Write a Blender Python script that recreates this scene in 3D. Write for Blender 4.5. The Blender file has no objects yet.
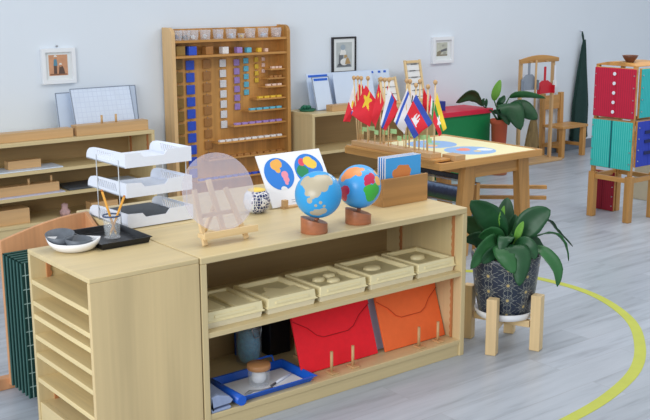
import bpy, bmesh, math, random
from mathutils import Vector, Matrix, Euler
random.seed(7)
PI = math.pi
SC = bpy.context.scene
COL = SC.collection
V = Vector

# ------------------------------------------------------------------ camera
F = 1008.6
YAW, PITCH, ROLL = .6677, .2141, -.0037
CAM = V((-1.6397, -2.7338, 1.4659))
_f = V((math.sin(YAW)*math.cos(PITCH), math.cos(YAW)*math.cos(PITCH), -math.sin(PITCH)))
_r0 = V((math.cos(YAW), -math.sin(YAW), 0)); _u0 = _r0.cross(_f)
RT = _r0*math.cos(ROLL) + _u0*math.sin(ROLL)
UP = -_r0*math.sin(ROLL) + _u0*math.cos(ROLL)
FW = _f
cd = bpy.data.cameras.new('camera'); cam = bpy.data.objects.new('camera', cd); COL.objects.link(cam)
cd.sensor_width = 36; cd.lens = 36*F/650; cd.clip_start = .05; cd.clip_end = 100
m3 = Matrix((RT, UP, -FW)).transposed()
cam.matrix_world = Matrix.Translation(CAM) @ m3.to_4x4()
SC.camera = cam

def on(px, py, **k):
    """the point of the room on a plane x=, y= or z= that was measured at this spot of the photograph"""
    d = FW + RT*((px-325)/F) - UP*((py-210)/F)
    a, v = list(k.items())[0]; i = 'xyz'.index(a)
    return CAM + d*((v-CAM[i])/d[i])

# ------------------------------------------------------------------ materials
def lin(c):
    return tuple(((x/255/12.92) if x/255 <= .04045 else ((x/255+.055)/1.055)**2.4) for x in c)
def rgba(c): return (*lin(c), 1)
class N:
    def __init__(s, name):
        s.m = bpy.data.materials.new(name); s.m.use_nodes = True
        s.t = s.m.node_tree; s.b = s.t.nodes['Principled BSDF']
    def n(s, ty, **k):
        x = s.t.nodes.new(ty)
        for a, v in k.items():
            if hasattr(x, a) and a not in x.inputs: setattr(x, a, v)
            else: x.inputs[a].default_value = v
        return x
    def l(s, a, b): s.t.links.new(a, b)
    def mixc(s, fac, a, b):
        x = s.t.nodes.new('ShaderNodeMix'); x.data_type = 'RGBA'
        for i, v in ((0, fac), (6, a), (7, b)):
            if hasattr(v, 'is_linked'): s.l(v, x.inputs[i])
            else: x.inputs[i].default_value = v
        return x.outputs[2]
    def math(s, op, a, b=0.0, c=None):
        x = s.t.nodes.new('ShaderNodeMath'); x.operation = op
        for i, v in enumerate((a, b, c)):
            if v is None: continue
            if hasattr(v, 'is_linked'): s.l(v, x.inputs[i])
            else: x.inputs[i].default_value = v
        return x.outputs[0]
    def coord(s, which='Object', scale=(1,1,1), rot=(0,0,0), loc=(0,0,0)):
        tc = s.n('ShaderNodeTexCoord'); mp = s.n('ShaderNodeMapping')
        mp.inputs['Scale'].default_value = scale; mp.inputs['Rotation'].default_value = rot; mp.inputs['Location'].default_value = loc
        s.l(tc.outputs[which], mp.inputs['Vector']); return mp.outputs[0]
    def noise(s, vec, sc=5, det=3, rough=.5):
        x = s.n('ShaderNodeTexNoise'); x.inputs['Scale'].default_value = sc; x.inputs['Detail'].default_value = det; x.inputs['Roughness'].default_value = rough
        s.l(vec, x.inputs['Vector']); return x.outputs['Fac']
    def ramp(s, fac, stops):
        x = s.n('ShaderNodeValToRGB'); e = x.color_ramp.elements
        while len(e) < len(stops): e.new(.5)
        for q, (p, c) in zip(e, stops): q.position = p; q.color = c
        s.l(fac, x.inputs[0]); return x.outputs[0]
    def bump(s, h, st=.2, dist=.002):
        x = s.n('ShaderNodeBump'); x.inputs['Strength'].default_value = st; x.inputs['Distance'].default_value = dist
        s.l(h, x.inputs['Height']); s.l(x.outputs[0], s.b.inputs['Normal'])
    def fin(s, col=None, rough=.5, spec=.5):
        if col is not None:
            if hasattr(col, 'is_linked'): s.l(col, s.b.inputs['Base Color'])
            else: s.b.inputs['Base Color'].default_value = col
        s.b.inputs['Roughness'].default_value = rough
        s.b.inputs['Specular IOR Level'].default_value = spec
        return s.m

def dk(c, k): return tuple(max(0, min(255, x*k)) for x in c)
def plain(name, c, rough=.5, var=.05, sc=20, spec=.4, bump=0, metal=0):
    s = N(name)
    nz = s.noise(s.coord(), sc, 3)
    s.fin(s.mixc(nz, rgba(dk(c, 1-var)), rgba(dk(c, 1+var))), rough, spec)
    s.b.inputs['Metallic'].default_value = metal
    if bump: s.bump(nz, bump, .002)
    return s.m
def wood(name, c, axis='X', var=.14, sc=9, rough=.42, grain=.5, ply=False, spec=.4):
    s = N(name)
    k = {'X': (.12, 1.6, 1.6), 'Y': (1.6, .12, 1.6), 'Z': (1.6, 1.6, .12)}[axis]
    v = s.coord(scale=k)
    a = s.noise(v, sc, 4, .6)
    k2 = {'X': (.06, 5, 5), 'Y': (5, .06, 5), 'Z': (5, 5, .06)}[axis]
    b = s.noise(s.coord(scale=k2), sc*2.2, 2, .5)
    col = s.ramp(a, [(.3, rgba(dk(c, 1-var))), (.5, rgba(c)), (.72, rgba(dk(c, 1+var*.6)))])
    fine = s.ramp(b, [(.35, (1-grain*.16,)*3+(1,)), (.65, (1, 1, 1, 1))])
    x = s.t.nodes.new('ShaderNodeMix'); x.data_type = 'RGBA'; x.blend_type = 'MULTIPLY'; x.inputs[0].default_value = 1
    s.l(col, x.inputs[6]); s.l(fine, x.inputs[7])
    s.fin(x.outputs[2], rough, spec); s.bump(b, .06, .001)
    return s.m
def glassy(name, c=(255,255,255), alpha=.25, rough=.05):
    """clear or frosted sheet: part see-through, part glossy"""
    s = N(name)
    nz = s.noise(s.coord(), 6, 2)
    s.fin(s.mixc(nz, rgba(dk(c, .97)), rgba(c)), rough, .5)
    s.b.inputs['Alpha'].default_value = alpha
    return s.m
def blobs(name, base, regions, rough=.4, spec=.4, warp=.35, nsc=9):
    """base colour with islands of colour: regions = [(colour, [(point, radius), ...]), ...] in object coordinates"""
    s = N(name)
    co = s.coord()
    nz = s.n('ShaderNodeTexNoise'); nz.inputs['Scale'].default_value = nsc; nz.inputs['Detail'].default_value = 4
    s.l(co, nz.inputs['Vector'])
    n0 = s.math('SUBTRACT', nz.outputs['Fac'], .5)
    col = rgba(base)
    for c, pts in regions:
        tot = None
        for p, r in pts:
            d = s.n('ShaderNodeVectorMath', operation='DISTANCE'); d.inputs[1].default_value = p
            s.l(co, d.inputs[0])
            f = s.math('DIVIDE', d.outputs['Value'], r)
            tot = f if tot is None else s.math('MINIMUM', tot, f)
        f = s.math('ADD', tot, s.math('MULTIPLY', n0, warp*4))
        col = s.mixc(s.math('LESS_THAN', f, 1.0), col, rgba(c))
    return s.fin(col, rough, spec)

# floor: pale grey laminate boards running along X
def floor_mat():
    s = N('grey laminate')
    co = s.coord(loc=(.3, .05, 0))
    br = s.n('ShaderNodeTexBrick'); s.l(co, br.inputs['Vector'])
    br.offset = .37; br.inputs['Scale'].default_value = 1; br.inputs['Brick Width'].default_value = 1.05; br.inputs['Row Height'].default_value = .155
    br.inputs['Mortar Size'].default_value = .0012; br.inputs['Mortar Smooth'].default_value = .3
    br.inputs['Color1'].default_value = (0,0,0,1); br.inputs['Color2'].default_value = (1,1,1,1); br.inputs['Mortar'].default_value = (.5,.5,.5,1)
    plank = s.ramp(br.outputs['Color'], [(0, rgba((178,185,194))), (.5, rgba((185,192,201))), (1, rgba((193,200,210)))])
    add = s.n('ShaderNodeVectorMath', operation='MULTIPLY_ADD'); s.l(br.outputs['Color'], add.inputs[0]); add.inputs[1].default_value = (7,5,3); s.l(co, add.inputs[2])
    mp = s.n('ShaderNodeMapping'); mp.inputs['Scale'].default_value = (.5, 5, 1); s.l(add.outputs[0], mp.inputs['Vector'])
    g = s.noise(mp.outputs[0], 4.5, 5, .62)
    grain = s.ramp(g, [(.3, rgba((188,190,194))), (.47, rgba((226,228,231))), (.72, rgba((246,246,248)))])
    x = s.t.nodes.new('ShaderNodeMix'); x.data_type = 'RGBA'; x.blend_type = 'MULTIPLY'; x.inputs[0].default_value = .8
    s.l(plank, x.inputs[6]); s.l(grain, x.inputs[7])
    seam = s.mixc(s.math('MULTIPLY', br.outputs['Fac'], .45), x.outputs[2], rgba((140,138,142)))
    s.fin(seam, .34, .45); s.bump(g, .05, .001)
    return s.m
def grid_mat(name, base, line, cell, w, axes=(0, 2), off=(0, 0), rough=.5):
    s = N(name)
    tc = s.n('ShaderNodeTexCoord'); sp = s.n('ShaderNodeSeparateXYZ'); s.l(tc.outputs['Object'], sp.inputs[0])
    tot = None
    for a, o in zip(axes, off):
        f = s.math('FRACT', s.math('DIVIDE', s.math('ADD', sp.outputs[a], 50*cell+o), cell))
        q = s.math('LESS_THAN', f, w/cell)
        tot = q if tot is None else s.math('MAXIMUM', tot, q)
    nz = s.noise(tc.outputs['Object'], 15, 2)
    b = s.mixc(nz, rgba(dk(base, .96)), rgba(dk(base, 1.04)))
    return s.fin(s.mixc(tot, b, rgba(line)), rough, .4)
def stripe_mat(name, base, line, cell, w, axis, rough=.85):
    return grid_mat(name, base, line, cell, w, (axis,), (0,), rough)

M = {}
M['wall'] = plain('white wall paint', (224,232,241), .75, .008, 3, .2)
M['skirt'] = plain('grey skirting', (112,122,134), .5)
M['floor'] = floor_mat()
M['tape'] = plain('yellow tape', (188,194,78), .6, .04, 12)
BIRCH = (212,191,144)
for a in 'XYZ':
    M['birch'+a] = wood('birch ply along '+a, BIRCH, a, .05, 6, .4, .35)
    M['edge'+a] = wood('birch ply edge along '+a, (226,204,152), a, .06, 14, .4, .4)
    M['oak'+a] = wood('honey oak along '+a, (200,148,84), a, .16, 8, .4, .7)
    M['pine'+a] = wood('golden pine along '+a, (200,146,80), a, .15, 7, .42, .7)
    M['beech'+a] = wood('pale beech along '+a, (230,200,150), a, .07, 10, .45, .4)
    M['tanwood'+a] = wood('tan wood along '+a, (205,166,118), a, .08, 9, .45, .4)
M['birchshade'] = wood('birch back darkened for shade', (172,144,100), 'X', .06, 6, .5, .35)  # birch with the shade inside the shelves put into its colour
M['rail'] = wood('brown rail wood', (186,124,78), 'Z', .12, 10, .5)
M['redbrown'] = wood('red brown wood', (176,110,74), 'X', .14, 10, .38)
M['brownpanel'] = wood('warm brown panel', (208,152,108), 'Z', .1, 7, .5)
M['white'] = plain('white plastic', (230,235,246), .35, .01)
M['whitepaper'] = plain('white paper', (240,241,245), .7, .012)
M['offwhite'] = plain('off white card', (236,236,236), .7, .015)
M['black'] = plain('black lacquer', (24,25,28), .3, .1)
M['slate'] = plain('dark slate', (72,78,86), .5, .1)
M['stone'] = plain('grey stone', (98,104,112), .5, .14, 45)
M['porcelain'] = plain('white porcelain', (238,238,240), .2, .01)
M['cream'] = plain('cream plastic', (238,224,178), .4, .015)
M['cream2'] = plain('pale cream plastic', (240,232,204), .4, .015)
M['brownwater'] = plain('tan basin bottom', (206,194,152), .4, .03)
M['red'] = plain('red felt', (244,28,44), .75, .04, 40)
M['orange'] = plain('orange felt', (252,112,54), .75, .04, 40)
M['lilac'] = plain('lilac card', (196,198,222), .6, .02)
M['greyblue'] = plain('grey blue cloth', (150,164,196), .8, .08, 60, bump=.2)
M['blue'] = plain('bright blue plastic', (28,96,206), .32, .03)
M['navy'] = plain('navy card', (36,54,120), .5, .05)
M['cardblue'] = plain('sky blue card', (74,170,238), .5, .02)
M['metal'] = plain('grey steel wire', (176,178,182), .3, .03, metal=.8)
M['wirepale'] = plain('pale wire', (206,210,214), .35)
M['glass'] = glassy('clear glass', (240,246,250), .16, .03)
M['frost'] = glassy('frosted disc', (222,213,222), .30, .3)
M['acrylic'] = glassy('clear acrylic', (236,238,244), .22, .1)
M['cotton'] = plain('cotton wool', (244,244,246), .95, .02, 60, bump=.4)
M['pencil'] = plain('yellow pencil', (226,162,62), .45, .05)
M['chalk'] = plain('green chalkboard', (10,52,48), .6, .06)
M['chalkgrid'] = grid_mat('green gridded chalkboard', (10,52,48), (150,176,170), .052, .0032, (0, 2), (.005, .01), .6)
M['chalkedge'] = plain('chalkboard edge', (52,92,86), .6, .05)
M['terracotta'] = plain('terracotta', (196,92,62), .7, .08, 12)
M['soil'] = plain('dark soil', (58,42,32), .95, .3, 60, bump=.5)
M['leaf'] = plain('dark green leaf', (30,76,42), .45, .22, 14, .5)
M['leaf2'] = plain('mid green leaf', (42,96,50), .45, .2, 14, .5)
M['leaflight'] = plain('new light green leaf', (112,166,66), .5, .12, 14)
M['stem'] = plain('green stem', (86,128,66), .5, .1)
M['cabred'] = plain('red cabinet top', (214,36,66), .45, .03)
M['cabgreen'] = plain('green cabinet side', (16,126,70), .5, .05)
M['bluebox'] = plain('dark blue box', (40,62,150), .45, .05)
M['apron'] = plain('dark green apron cloth', (30,58,54), .9, .12, 30)
M['straw'] = wood('broom straw', (132,110,72), 'Z', .2, 40, .9, 1)
M['dustgrey'] = plain('grey dustpan plastic', (142,152,166), .45)
M['dustred'] = plain('red dustpan plastic', (200,34,50), .4)
M['framedark'] = plain('black picture frame', (42,40,44), .4, .08)
M['framewhite'] = plain('white picture frame', (234,237,241), .4, .01)
M['mat'] = plain('pale mount', (226,230,230), .8, .01)
M['mapmat'] = plain('pale yellow map', (240,232,186), .6, .01)
M['bowlwood'] = wood('dark bowl wood', (112,66,44), 'X', .15, 12)
M['palegreen'] = plain('pale green paper', (176,222,160), .6, .03)
M['yellow'] = plain('yellow wax', (240,206,90), .5, .04)
M['deepgreen'] = plain('dark green plastic', (36,110,84), .5, .1)

# ------------------------------------------------------------------ mesh builder
class MB:
    def __init__(s): s.bm = bmesh.new(); s.mi = 0
    def _mark(s, fs):
        for f in fs: f.material_index = s.mi
    def face(s, pts):
        f = s.bm.faces.new([s.bm.verts.new(p) for p in pts]); f.material_index = s.mi; return f
    def hexa(s, P):
        v = [s.bm.verts.new(p) for p in P]
        for q in ((3,2,1,0),(4,5,6,7),(0,1,5,4),(1,2,6,5),(2,3,7,6),(3,0,4,7)):
            f = s.bm.faces.new([v[i] for i in q]); f.material_index = s.mi
        return s
    def box(s, x0, x1, y0, y1, z0, z1, mat=None):
        P = [V(p) for p in ((x0,y0,z0),(x1,y0,z0),(x1,y1,z0),(x0,y1,z0),(x0,y0,z1),(x1,y0,z1),(x1,y1,z1),(x0,y1,z1))]
        if mat is not None: P = [mat @ p for p in P]
        return s.hexa(P)
    def bar(s, a, b, w, h=None, up=(0,0,1)):
        """square bar from a to b, w across and h along 'up'"""
        a, b = V(a), V(b); h = h or w; d = (b-a).normalized(); u = V(up)
        if abs(d.dot(u)) > .98: u = V((0,1,0))
        x = d.cross(u).normalized(); u = x.cross(d).normalized()
        P = [p + x*sx*w/2 + u*su*h/2 for p in (a, b) for sx, su in ((-1,-1),(1,-1),(1,1),(-1,1))]
        return s.hexa(P)
    def cyl(s, a, b, r0, r1=None, n=14):
        return s.tube([a, b], [r0, r0 if r1 is None else r1], n)
    def tube(s, pts, r, n=8):
        pts = [V(p) for p in pts]; R = r if isinstance(r, (list, tuple)) else [r]*len(pts)
        rings = []; px = None
        for i, p in enumerate(pts):
            d = (pts[min(i+1, len(pts)-1)] - pts[max(i-1, 0)]).normalized()
            if px is None:
                u = V((0,0,1)) if abs(d.z) < .9 else V((1,0,0)); x = d.cross(u).normalized()
            else: x = (px - d*px.dot(d)).normalized()
            px = x; y = d.cross(x)
            rings.append([s.bm.verts.new(p + (x*math.cos(t)+y*math.sin(t))*R[i]) for t in (2*PI*k/n for k in range(n))])
        for A, B in zip(rings, rings[1:]):
            for k in range(n):
                f = s.bm.faces.new((A[k], A[(k+1)%n], B[(k+1)%n], B[k])); f.material_index = s.mi; f.smooth = True
        for q in (rings[0][::-1], rings[-1]):
            f = s.bm.faces.new(q); f.material_index = s.mi
        return s
    def lathe(s, prof, c, n=32, sx=1, sy=1, rot=None):
        """profile of (radius, z) turned about a vertical axis through c; starts and ends closed on the axis if r is 0"""
        c = V(c); rings = []
        for r, z in prof:
            if r < 1e-6: L = [V((0,0,z))]
            else: L = [V((r*math.cos(t)*sx, r*math.sin(t)*sy, z)) for t in (2*PI*k/n for k in range(n))]
            rings.append([s.bm.verts.new(c + (rot @ p if rot else p)) for p in L])
        for A, B in zip(rings, rings[1:]):
            for k in range(n):
                if len(A) == 1 and len(B) == 1: continue
                if len(A) == 1: q = (A[0], B[(k+1)%n], B[k])
                elif len(B) == 1: q = (A[k], A[(k+1)%n], B[0])
                else: q = (A[k], A[(k+1)%n], B[(k+1)%n], B[k])
                f = s.bm.faces.new(q); f.material_index = s.mi; f.smooth = True
        return s
    def sph(s, c, r, n=24, sz=(1,1,1)):
        m = n//2
        prof = [(r*math.sin(PI*k/m), -r*math.cos(PI*k/m)*sz[2]) for k in range(m+1)]
        prof[0] = (0, prof[0][1]); prof[-1] = (0, prof[-1][1])
        return s.lathe(prof, c, n, sz[0], sz[1])
    def grid(s, fn, nu, nv, mfn=None, smooth=True):
        g = [[s.bm.verts.new(fn(i/nu, j/nv)) for j in range(nv+1)] for i in range(nu+1)]
        for i in range(nu):
            for j in range(nv):
                f = s.bm.faces.new((g[i][j], g[i+1][j], g[i+1][j+1], g[i][j+1])); f.smooth = smooth
                f.material_index = mfn((i+.5)/nu, (j+.5)/nv) if mfn else s.mi
        return s
    def prism(s, outer, holes, o, ax, ay, th):
        """flat outline with holes in the plane (o, ax, ay), thickened by the vector th"""
        o, ax, ay, th = V(o), V(ax), V(ay), V(th)
        t = bmesh.new()
        es = []
        for loop in [outer] + list(holes):
            vs = [t.verts.new(o + ax*a + ay*b) for a, b in loop]
            es += [t.edges.new((vs[i], vs[(i+1) % len(vs)])) for i in range(len(vs))]
        bmesh.ops.triangle_fill(t, use_beauty=True, use_dissolve=False, edges=es)
        bmesh.ops.dissolve_limit(t, angle_limit=.01, verts=t.verts[:], edges=t.edges[:])
        fs = t.faces[:]
        r = bmesh.ops.extrude_face_region(t, geom=fs)
        bmesh.ops.translate(t, vec=th, verts=[v for v in r['geom'] if isinstance(v, bmesh.types.BMVert)])
        mp = {v: s.bm.verts.new(v.co) for v in t.verts}
        for f in t.faces:
            q = s.bm.faces.new([mp[v] for v in f.verts]); q.material_index = s.mi
        t.free(); return s

ORG = {}
def tag(o, label=None, cat=None, group=None, kind=None):
    for k, v in (('label', label), ('category', cat), ('group', group), ('kind', kind)):
        if v: o[k] = v
    return o
def obj(name, mb, mats, parent=None, bevel=0, solid=0, org=None, sub=0, label=None):
    if not isinstance(mats, (list, tuple)): mats = [mats]
    bm = mb.bm
    if parent is None:
        if org is None:
            xs = [v.co for v in bm.verts]
            org = V(((min(p.x for p in xs)+max(p.x for p in xs))/2, (min(p.y for p in xs)+max(p.y for p in xs))/2, min(p.z for p in xs)))
        org = V(org)
    else: org = ORG[parent.name]
    for v in bm.verts: v.co -= org
    bmesh.ops.recalc_face_normals(bm, faces=bm.faces[:])
    me = bpy.data.meshes.new(name); bm.to_mesh(me); bm.free()
    for m in mats: me.materials.append(m)
    o = bpy.data.objects.new(name, me); COL.objects.link(o)
    if parent is None: o.location = org
    else: o.parent = parent
    ORG[o.name] = org
    if solid:
        q = o.modifiers.new('solid', 'SOLIDIFY'); q.thickness = solid; q.offset = 0
    if bevel:
        q = o.modifiers.new('bevel', 'BEVEL'); q.width = bevel; q.segments = 2; q.limit_method = 'ANGLE'; q.angle_limit = math.radians(40)
    if sub:
        q = o.modifiers.new('sub', 'SUBSURF'); q.levels = sub; q.render_levels = sub
    if label: o['label'] = label
    return o
def thing(name, label, cat, loc, group=None):
    o = bpy.data.objects.new(name, None); COL.objects.link(o); o.location = loc; o.empty_display_size = .05
    ORG[o.name] = V(loc)
    return tag(o, label, cat, group)
def single(name, mb, mats, label, cat, group=None, **k):
    return tag(obj(name, mb, mats, None, **k), label, cat, group)
def dup(root, d, label=None, group=None):
    r = root.copy(); COL.objects.link(r); r.location = root.location + V(d); ORG[r.name] = ORG[root.name] + V(d)
    if label: r['label'] = label
    if group: r['group'] = group
    for ch in list(root.children):
        c = ch.copy(); COL.objects.link(c); c.parent = r; ORG[c.name] = ORG[r.name]
        for g in list(ch.children):
            e = g.copy(); COL.objects.link(e); e.parent = c; ORG[e.name] = ORG[r.name]
    return r
ORD = ['topmost', 'second', 'third', 'fourth', 'fifth', 'sixth', 'seventh', 'eighth', 'ninth', 'tenth']
def zigzag(mb, x, y, z0, z1, ax, w=.014, t=.01, pitch=.03):
    """toothed shelf-support strip; ax is the direction across its face, t its thickness direction is the other one"""
    n = int((z1-z0)/pitch); out = []
    for k in range(n):
        out += [(-w/2, z0+k*pitch), ]
    L = [(-w/2, z0)]; 
    for k in range(n):
        L += [(w*.1, z0+k*pitch), (w/2, z0+(k+.5)*pitch)]
    L += [(w*.1, z1), (-w/2, z1)]
    if ax == 'y': mb.prism(L, [], (x, y, 0), (0,1,0), (0,0,1), (t,0,0))
    else: mb.prism(L, [], (x, y, 0), (1,0,0), (0,0,1), (0,t,0))
    return mb

# ------------------------------------------------------------------ the room
o = obj('floor', MB().box(-4, 9.5, -5, 3.29, -.05, 0), M['floor'], org=(0,0,0)); o['kind'] = 'structure'
o = obj('wall_back', MB().box(-4, 9.5, 3.19, 3.29, 0, 2.5), M['wall'], org=(0,3.19,0)); o['kind'] = 'structure'
o = obj('baseboard_back', MB().box(-4, 9.5, 3.176, 3.19, 0, .085), M['skirt'], bevel=.002); o['kind'] = 'structure'

# yellow line of tape: a long oval on the floor
def tape():
    P = [V((*p, 0)) for p in ((-1.2,1.75),(-.75,1.63),(-.2,1.30))]
    right = [(2.05,.99),(2.30,.72),(2.368,.408),(2.322,.132),(2.15,-.161),(1.902,-.385),(1.641,-.544),(1.354,-.636),(1.079,-.679),(.7,-.70),(.2,-.70)]
    mb = MB()
    def strip(pts, w):
        pts = [V((x, y, 0)) for x, y in pts]
        S = []
        n = len(pts)
        for i in range(n-1):
            p0, p1, p2, p3 = pts[max(i-1,0)], pts[i], pts[i+1], pts[min(i+2,n-1)]
            for k in range(6):
                t = k/6
                S.append(.5*((2*p1)+(p2-p0)*t+(2*p0-5*p1+4*p2-p3)*t*t+(3*p1-p0-3*p2+p3)*t**3))
        S.append(pts[-1])
        L = []
        for i, p in enumerate(S):
            d = (S[min(i+1,len(S)-1)]-S[max(i-1,0)]).normalized(); q = V((-d.y, d.x, 0))*w/2
            L.append((p+q, p-q))
        for (a, b), (c, d) in zip(L, L[1:]):
            mb.hexa([V((*v.xy, z)) for z in (.0002, .0012) for v in (a, c, d, b)])
    strip(right, .047)
    return mb
single('floor_tape', tape(), M['tape'], 'curved yellow line of tape on the grey floor beside the potted lily', 'tape')
mb = MB()
a, b = V((-1.05,1.36,0)), V((-.37,1.28,0))
mb.hexa([V((*p, z)) for z in (.0002,.0012) for p in ((-1.05,1.33),(-.3,1.27),(-.3,1.32),(-1.05,1.38))])
single('floor_tape', mb, M['tape'], 'short piece of yellow floor tape left of the green chalkboards', 'tape')

# ------------------------------------------------------------------ front shelf unit
W, H, D, T = 1.240, .62, .465, .024
def shelf_unit(label, x0, y0, mid=True):
    t = thing('shelf_unit', label, 'shelf', (x0+W/2, y0+D/2, 0))
    x1, y1 = x0+W, y0+D
    obj('top_panel', MB().box(x0, x1, y0, y1, H-T, H), M['birchX'], t, .004)
    for xa in (x0, x1-T): obj('side_panel', MB().box(xa, xa+T, y0, y1, 0, H-T), M['birchZ'], t, .002)
    obj('back_panel', MB().box(x0+T, x1-T, y1-.012, y1, .02, H-T), M['birchshade'], t)
    obj('shelf_board', MB().box(x0+T, x1-T, y0+.003, y1-.012, .338, .357), M['birchX'], t, .002)
    obj('shelf_board', MB().box(x0+T, x1-T, y0+.003, y1-.012, .048, .068), M['birchX'], t, .002)
    obj('plinth', MB().box(x0+T, x1-T, y0+.008, y0+.026, 0, .048), M['birchX'], t, .001)
    return t
s1 = shelf_unit('long birch shelf unit in front, holding trays, red and orange folders', 0, 0)
for yy in (.05, .36):
    for xx in (W-T-.008,):
        obj('shelf_support_strip', zigzag(MB(), xx, yy, .07, .338, 'y', .012, .008), M['rail'], s1)
        obj('shelf_support_strip', zigzag(MB(), xx, yy, .357, H-T, 'y', .012, .008), M['rail'], s1)
s2 = shelf_unit('birch shelf unit standing back to back behind the front shelf', 0, D+.006)

# ------------------------------------------------------------------ slotted cabinet at the left end
CX0, CX1, CD = -.39, -.005, .472
t = thing('slotted_cabinet', 'tall birch cabinet with narrow open slots at left end of shelf', 'cabinet', ((CX0+CX1)/2, CD/2, 0))
obj('top_panel', MB().box(CX0, CX1, 0, CD, H-.016, H), M['birchX'], t, .003)
obj('side_panel', MB().box(CX0, CX1, 0, .016, 0, H-.016), wood('birch ply face', (212,188,140), 'Z', .07, 5, .42, .35), t, .002)
obj('side_panel', MB().box(CX0, CX1, CD-.016, CD, 0, H-.016), M['birchZ'], t, .002)
obj('back_panel', MB().box(CX1-.014, CX1, .016, CD-.016, 0, H-.016), M['birchshade'], t)
for z in (.517, .442, .395, .322, .257, .166):
    obj('shelf_board', MB().box(CX0+.002, CX1-.014, .016, CD-.016, z-.017, z), M['edgeY'], t, .002)
obj('base_panel', MB().box(CX0+.004, CX0+.022, .016, CD-.016, 0, .075), M['birchY'], t, .002)
obj('shelf_board', MB().box(CX0+.022, CX1-.014, .016, CD-.016, .057, .075), M['birchY'], t)
for z0, z1 in ((.517, .604), (.075, .149)):
    obj('shelf_support_strip', zigzag(MB(), -.325, CD-.024, z0, z1, 'x', .018, .008, .028), M['rail'], t)

# ------------------------------------------------------------------ chalkboard rack behind the slotted cabinet
t = thing('chalkboard_rack', 'brown wooden rack with arched back panel holding green chalkboards', 'rack', (-.18, .72, 0))
arch = [(-.36, .02), (-.36, .578)] + [(-.36+.35*k/10, .578+.062*math.sin(PI/2*k/10)) for k in range(1, 11)] + [(-.01, .02)]
obj('back_panel', MB().prism(arch, [], (0, .80, 0), (1,0,0), (0,0,1), (0,.016,0)), M['brownpanel'], t, .002)
side = [(.80, .03), (.80, .64), (.70, .585), (.60, .54), (.585, .52), (.585, .03)]
obj('side_panel', MB().prism(side, [], (-.026, 0, 0), (0,1,0), (0,0,1), (.016,0,0)), M['brownpanel'], t, .002)
obj('foot', MB().box(-.43, -.01, .816, .856, 0, .045), M['brownpanel'], t, .003)
for x in (-.14, -.05): obj('runner', MB().box(x-.02, x+.02, .575, .816, 0, .03), M['brownpanel'], t, .002)
for k in range(6):
    y = .772 - .032*k
    g = k == 5
    b = thing('chalkboard', ('green chalkboard with pale grid lines, nearest to the slotted cabinet' if g else
        '%s green chalkboard counted from the arched panel of the rack' % ['first','second','third','fourth','fifth'][k]), 'chalkboard', (-.19, y, .03), 'green chalkboards in the rack')
    obj('board', MB().box(-.362, -.032, y-.004, y+.004, .03, .535), M['chalkgrid' if g else 'chalk'], b, .001)
    fr = MB()
    for x0, x1, z0, z1 in ((-.365,-.362,.03,.538), (-.365,-.032,.535,.538)): fr.box(x0, x1, y-.005, y+.005, z0, z1)
    obj('edge_trim', fr, M['chalkedge'], b)

# ------------------------------------------------------------------ things on the cabinet top
Z = H
# boat-shaped white dish: superellipse hull
def boat(c, L, Wd, h, ang, wall=.006):
    rot = Matrix.Rotation(ang, 3, 'Z'); mb = MB(); n = 40
    def ring(k, z):
        out = []
        for i in range(n):
            a = 2*PI*i/n; ca, sa = math.cos(a), math.sin(a)
            x = L/2*k*math.copysign(abs(ca)**1.0, ca); y = Wd/2*k*math.copysign(abs(sa)**1.25, sa)
            lift = .012*abs(ca)**4*(z/h if h else 0)
            out.append(rot @ V((x, y, z+lift)) + V(c))
        return out
    R = [ring(.52, 0), ring(.75, .006), ring(.93, h*.6), ring(1.0, h), ring(.965, h), ring(.9, h*.62), ring(.7, .012), ring(.45, .009)]
    vs = [[mb.bm.verts.new(p) for p in q] for q in R]
    for A, B in zip(vs, vs[1:]):
        for i in range(n):
            f = mb.bm.faces.new((A[i], A[(i+1)%n], B[(i+1)%n], B[i])); f.smooth = True
    mb.bm.faces.new(vs[0][::-1]); mb.bm.faces.new(vs[-1])
    return mb
bc = V((-.274, .356, Z))
bang = math.radians(-36)
single('boat_dish', boat(bc, .182, .146, .034, bang), M['porcelain'], 'white boat-shaped porcelain dish on the slotted cabinet', 'dish')
def stone_bowl(c, r, h, tilt):
    mb = MB()
    mb.lathe([(0,0),(r*.55,0),(r*.8,h*.35),(r,h),(r*.94,h),(r*.74,h*.4),(r*.5,h*.16),(0,h*.14)], c, 32, rot=Euler((tilt[0], tilt[1], 0)).to_matrix())
    return mb
c1 = V((-.303, .396, Z+.016)); c2 = V((-.268, .338, Z+.010))
single('stone_bowl', stone_bowl(c1, .049, .040, (.14, -.08)), M['stone'], 'larger grey stone bowl at the back of the white dish', 'bowl')
single('stone_bowl', stone_bowl(c2, .046, .034, (.05, .06)), M['stone'], 'smaller grey stone bowl at the front of the white dish', 'bowl')
# black tray
def tray(mb, x0, x1, y0, y1, z, h, flare, wall, lip):
    """rectangular tray with flared walls and a lip"""
    def R(e, zz): return [V(p) for p in ((x0-e,y0-e,zz),(x1+e,y0-e,zz),(x1+e,y1+e,zz),(x0-e,y1+e,zz))]
    L = [R(0, z), R(flare, z+h), R(flare+lip, z+h), R(flare+lip, z+h+wall), R(flare-wall*.4, z+h+wall), R(-wall, z+wall)]
    vs = [[mb.bm.verts.new(p) for p in q] for q in L]
    for A, B in zip(vs, vs[1:]):
        for i in range(4):
            f = mb.bm.faces.new((A[i], A[(i+1)%4], B[(i+1)%4], B[i])); f.material_index = mb.mi
    for q in (vs[0][::-1], vs[-1]):
        f = mb.bm.faces.new(q); f.material_index = mb.mi
    return mb
single('serving_tray', tray(MB(), -.200, -.028, .292, .535, Z, .02, .006, .003, .004), M['black'], 'black rectangular tray on the slotted cabinet, under the pencil glass', 'tray', bevel=.001)
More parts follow.
